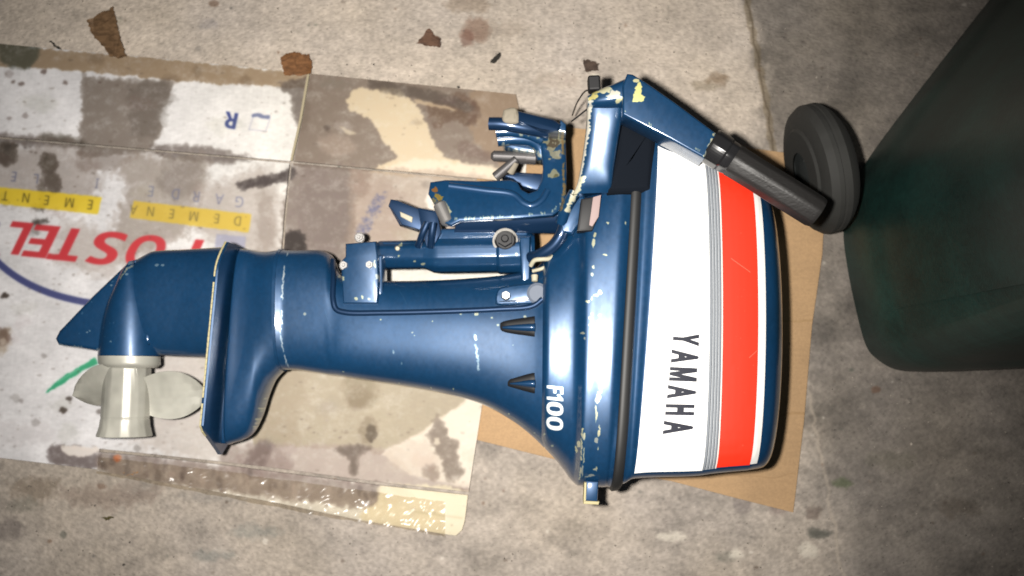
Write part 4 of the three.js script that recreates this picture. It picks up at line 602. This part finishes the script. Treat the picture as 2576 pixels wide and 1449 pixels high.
// ---------------------------------------------------------------- wheeled bin at the edge of the picture
const bin = thing('wheeled_bin', 'dark green plastic wheeled bin with black wheel beside the cowl', 'wheeled bin', P(2420, 640, 0));
M.green = new THREE.MeshPhysicalMaterial({ color: lin(0.008, 0.027, 0.025), roughness: 0.5, clearcoat: 0.15, clearcoatRoughness: 0.4, bumpMap: floorBump, bumpScale: 0.0002 });
M.tyre = new THREE.MeshStandardMaterial({ color: lin(0.022, 0.022, 0.02), roughness: 0.75 });
{
  const foot = [[2172, 404], [2124, 500], [2112, 596], [2132, 720], [2163, 852], [2180, 890], [2228, 926], [2280, 938], [2600, 924], [3000, 900], [3000, -640], [2484, 0]].map(([a, b]) => { const p = P(a, b, 0); return new THREE.Vector2(p.x, p.z); });
  const dense = []; foot.forEach((p, i) => { const q = foot[(i + 1) % foot.length]; for (let k = 0; k < 10; k++) dense.push(p.clone().lerp(q, k / 10)); });
  const sm = (l, n) => { for (let t = 0; t < n; t++) l = l.map((p, i) => p.clone().multiplyScalar(0.5).addScaledVector(l[(i + 1) % l.length], 0.25).addScaledVector(l[(i + l.length - 1) % l.length], 0.25)); return l; };
  const loop = sm(dense, 14), c = new THREE.Vector2(0.98, -0.1), pos = [], idx = [], N = loop.length;
  const rows = [[0.004, 0.985, 0], [0.012, 1, 0], [0.06, 1, 0], [0.11, 0.998, 0.004], [0.13, 0.985, 0.006], [0.16, 0.98, 0.01], [0.4, 0.972, 0.034], [0.7, 0.965, 0.06], [0.78, 0.965, 0.066]];
  rows.forEach(([h, s, dz]) => loop.forEach((p) => { const x = c.x + (p.x - c.x) * s, z = c.y + (p.y - c.y) * s; pos.push(x, h, z - (p.y > 0.05 ? dz : 0)); }));
  for (let i = 0; i < rows.length - 1; i++) for (let k = 0; k < N; k++) { const a = i * N + k, b = i * N + (k + 1) % N; idx.push(a, b, a + N, b, b + N, a + N); }
  for (const r of [0, rows.length - 1]) { const ci = pos.length / 3; pos.push(c.x, rows[r][0], c.y); for (let k = 0; k < N; k++) { const a = r * N + k, b = r * N + (k + 1) % N; r ? idx.push(ci, b, a) : idx.push(ci, a, b); } }
  const shellGeo = solid(pos, idx, 0.5), q = shellGeo.attributes.position, uv = shellGeo.attributes.uv; for (let i = 0; i < q.count; i++) uv.setXY(i, (q.getZ(i) - 0.4 * q.getX(i)) * 1.6, q.getY(i) * 1.6);
  M.green.map = canvasTex(512, 512, (x, w, h) => {
    pixels(x, w, h, (i, j) => { const m = fbm(i / 50, j / 70, 3, 4), f = fbm(i / 3, j / 3, 7, 2), v = 178 + (m - 0.5) * 110 + (f - 0.5) * 50; return [v, v, v * 0.98]; });
    for (let k = 0; k < 60; k++) { x.globalAlpha = rr(0.08, 0.35); x.strokeStyle = rnd() < 0.7 ? '#ffffff' : '#5a5a55'; x.lineWidth = rr(0.6, 2); const a = rr(0, w), b = rr(0, h), t = rr(-0.6, 0.6), L = rr(10, 70); x.beginPath(); x.moveTo(a, b); x.lineTo(a + L * Math.cos(t), b + L * Math.sin(t)); x.stroke(); }
  });
  M.green.map.wrapS = M.green.map.wrapT = THREE.RepeatWrapping; M.green.color = lin(0.013, 0.06, 0.052);
  add('body', shellGeo, M.green, bin);
  const wx = 0.431, wc = V(wx, 0.098, P(0, 446, 0.1).z), R = 0.097;
  const prof = [[0, 0.03], [0, 0.062], [0.06, 0.066], [0.1, 0.082], [0.16, 0.09], [0.34, R], [0.46, R], [0.48, R - 0.0012], [0.52, R - 0.0012], [0.54, R], [0.68, R], [0.86, 0.09], [1, 0.08], [1, 0.02]];
  const ends = [wc.clone(), wc.clone().add(V(0.052, 0, -0.012))];
  const tyre = turned(ends[0], ends[1], prof, 72, 0.45);
  const wheel = add('wheel', tyre, M.tyre, bin, 'black rubber wheel of the bin');
  const e = (t) => ends[0].clone().lerp(ends[1], t);
  add('wheel_disc', turned(e(0.1), e(0.75), [[0, 0], [0, 0.018], [0.06, 0.02], [0.12, 0.03], [0.2, 0.056], [0.1, 0.0615], [0.1, 0.0628], [1, 0.064], [1, 0]], 60, 0.4), new THREE.MeshStandardMaterial({ color: lin(0.026, 0.03, 0.03), roughness: 0.55 }), wheel);
}

// ---------------------------------------------------------------- litter on the floor
const scrapMap = canvasTex(256, 256, (x, w, h) => { pixels(x, w, h, (i, j) => { const v = 225 + (fbm(i / 22, j / 9, 3, 4) - 0.5) * 130 + (fbm(i / 3, j / 3, 9, 2) - 0.5) * 50; return [v, v * 0.98, v * 0.95]; }); x.strokeStyle = '#5c534a'; x.lineWidth = 3; x.globalAlpha = 0.4; for (let k = 0; k < 9; k++) { x.beginPath(); x.moveTo(rr(0, 256), rr(0, 256)); x.lineTo(rr(0, 256), rr(0, 256)); x.stroke(); } });
scrapMap.wrapS = scrapMap.wrapT = THREE.RepeatWrapping; scrapMap.repeat.set(14, 8);
function flake(name, pts, color, label, category, { h = 0.004, curl = 0.006, rough = 0.7, lift = 0, clear = 0, group } = {}) {
  // a thin, slightly curled scrap
  const sh = new THREE.Shape(pts.flatMap(([a, b], k) => { const p = P(a, b, h), q = P(...pts[(k + 1) % pts.length], h), n = Math.max(1, Math.round(p.distanceTo(q) / 0.0022)), o = []; for (let i = 0; i < n; i++) { const t = i / n, u = k * 31 + i; o.push(new THREE.Vector2(p.x + (q.x - p.x) * t + (noise(u / 1.7, a, 1) - 0.5) * 0.003, p.z + (q.z - p.z) * t + (noise(u / 1.7, b, 2) - 0.5) * 0.003)); } return o; }));
  const g = new THREE.ExtrudeGeometry(sh, { depth: 0.0006, bevelEnabled: false, curveSegments: 2 }), p = g.attributes.position; g.computeBoundingBox(); const bb = g.boundingBox;
  for (let i = 0; i < p.count; i++) { const X = p.getX(i), Y = p.getY(i), u = (X - bb.min.x) / (bb.max.x - bb.min.x), v = (Y - bb.min.y) / (bb.max.y - bb.min.y); p.setXYZ(i, X, h + lift + p.getZ(i) + curl * ((u - 0.5) ** 2 + 0.6 * u * v + 0.5 * noise(X * 160, Y * 160, 5)), Y); }
  const geo = sideUV(crease(g, 0.5));
  const m = add(name, geo, new THREE.MeshPhysicalMaterial({ color, map: scrapMap, roughness: rough, clearcoat: clear, clearcoatRoughness: 0.2, side: THREE.DoubleSide }));
  return tag(m, label, category, group);
}
flake('torn_tape', [[222, 56], [250, 36], [286, 18], [292, 40], [304, 92], [316, 125], [326, 148], [302, 150], [280, 144], [256, 112], [240, 96], [230, 76]], lin(0.17, 0.105, 0.058), 'long strip of brown tape sticking up beyond the box edge', 'tape', { h: 0.012, curl: 0.008, rough: 0.4, clear: 0.3 });
flake('torn_tape', [[706, 146], [716, 138], [742, 130], [760, 138], [780, 138], [786, 160], [784, 188], [750, 192], [716, 190]], lin(0.2, 0.095, 0.04), 'ragged orange brown tape scrap at the seam of two box flaps', 'tape', { h: 0.0125, curl: 0.004, rough: 0.4, clear: 0.3 });
flake('leaf_scrap', [[1048, 112], [1062, 96], [1080, 72], [1092, 86], [1110, 104], [1108, 124], [1084, 120]], lin(0.13, 0.07, 0.045), 'triangular brown leaf scrap on bare concrete above the box', 'leaf', { curl: 0.01 });
flake('leaf_scrap', [[1466, 152], [1474, 156], [1482, 150], [1490, 158], [1506, 160], [1504, 180], [1484, 184], [1470, 182]], lin(0.075, 0.05, 0.038), 'small dark brown leaf scrap just beyond the tiller hinge', 'leaf', { curl: 0.01 });
flake('paper_scrap', [[1484, 188], [1506, 186], [1508, 200], [1484, 202]], lin(0.55, 0.52, 0.46), 'tiny whitish paper scrap between tiller bolt and dark leaf', 'paper', { curl: 0.004 });
flake('twig', [[126, 104], [134, 106], [152, 120], [168, 132], [160, 134], [140, 120]], lin(0.045, 0.042, 0.035), 'short dark twig on the concrete at the box edge', 'twig', { h: 0.005, curl: 0.004 });
flake('crumb', [[1234, 158], [1240, 146], [1250, 138], [1258, 132], [1259, 144], [1250, 156], [1240, 162]], lin(0.02, 0.017, 0.012), 'small black crumb with brown tail on the pale concrete', 'crumb', { h: 0.005, curl: 0.004 });
flake('leaf_scrap', [[256, 1302], [268, 1300], [286, 1298], [290, 1302], [268, 1308]], lin(0.1, 0.085, 0.03), 'narrow olive leaf sliver on concrete below the taped box edge', 'leaf', { curl: 0.004 });
flake('wood_chip', [[312, 1188], [330, 1180], [346, 1178], [352, 1186], [336, 1194], [318, 1196]], lin(0.5, 0.3, 0.15), 'pale orange wood chip on concrete below the taped box edge', 'wood chip', { h: 0.006, curl: 0.006 });
// loose grit
{
  const g = new THREE.IcosahedronGeometry(1, 1), p = g.attributes.position; for (let i = 0; i < p.count; i++) { const f = 0.8 + 0.4 * hash(Math.round(p.getX(i) * 50), Math.round(p.getY(i) * 50) + Math.round(p.getZ(i) * 900), 4); p.setXYZ(i, p.getX(i) * f, p.getY(i) * f, p.getZ(i) * f); } g.computeVertexNormals();
  const n = 900, im = new THREE.InstancedMesh(g, new THREE.MeshStandardMaterial({ roughness: 0.9 }), n), m = new THREE.Matrix4(), q = new THREE.Quaternion(), e = new THREE.Euler();
  for (let i = 0; i < n; i++) {
    let X, Y; do { X = rr(-40, 2620); Y = rr(-30, 1480); } while ((X < 1240 && Y > 110 + X * 0.1 && Y < 1180 + X * 0.15) || (X > 1180 && X < 2090 && Y > 300 && Y < 1300) || (X > 2090 && Y < 950));
    const s = rr(0.0004, 0.0012) * (rnd() < 0.06 ? 2 : 1); e.set(rr(0, 6), rr(0, 6), rr(0, 6)); q.setFromEuler(e); const w = P(X, Y, 0); m.compose(V(w.x, s * 0.4, w.z), q, V(s * rr(0.8, 1.6), s * 0.8, s * rr(0.8, 1.4))); im.setMatrixAt(i, m);
    const v = rr(0.04, 0.4); im.setColorAt(i, lin(v * 1.05, v * 0.92, v * 0.78));
  }
  im.name = 'grit'; im.castShadow = im.receiveShadow = true; scene.add(im); tag(im, 'loose grit and sand grains scattered over the concrete floor', null, null, 'stuff');
}
// ---------------------------------------------------------------- the camera flash that lights the picture, an unseen glowing disc
{
  const a = LAMP.clone().add(V(0, 0.02, 0)), g = turned(a, a.clone().add(V(0, 0.03, 0)), [[0, 0], [0, 0.02], [1, 0.024], [1, 0]], 24);
  const l = thing('camera_flash', 'small round camera flash out of view above the motor', 'lamp', a);
  add('lamp_face', turned(a, a.clone().add(V(0, -0.004, 0)), [[0, 0], [0, 0.016], [1, 0.016], [1, 0]], 24), new THREE.MeshStandardMaterial({ color: 0x000000, emissive: 0xfff3e2, emissiveIntensity: 4 }), l);
  add('lamp_body', g, M.black, l);
}
renderer.render(scene, camera);
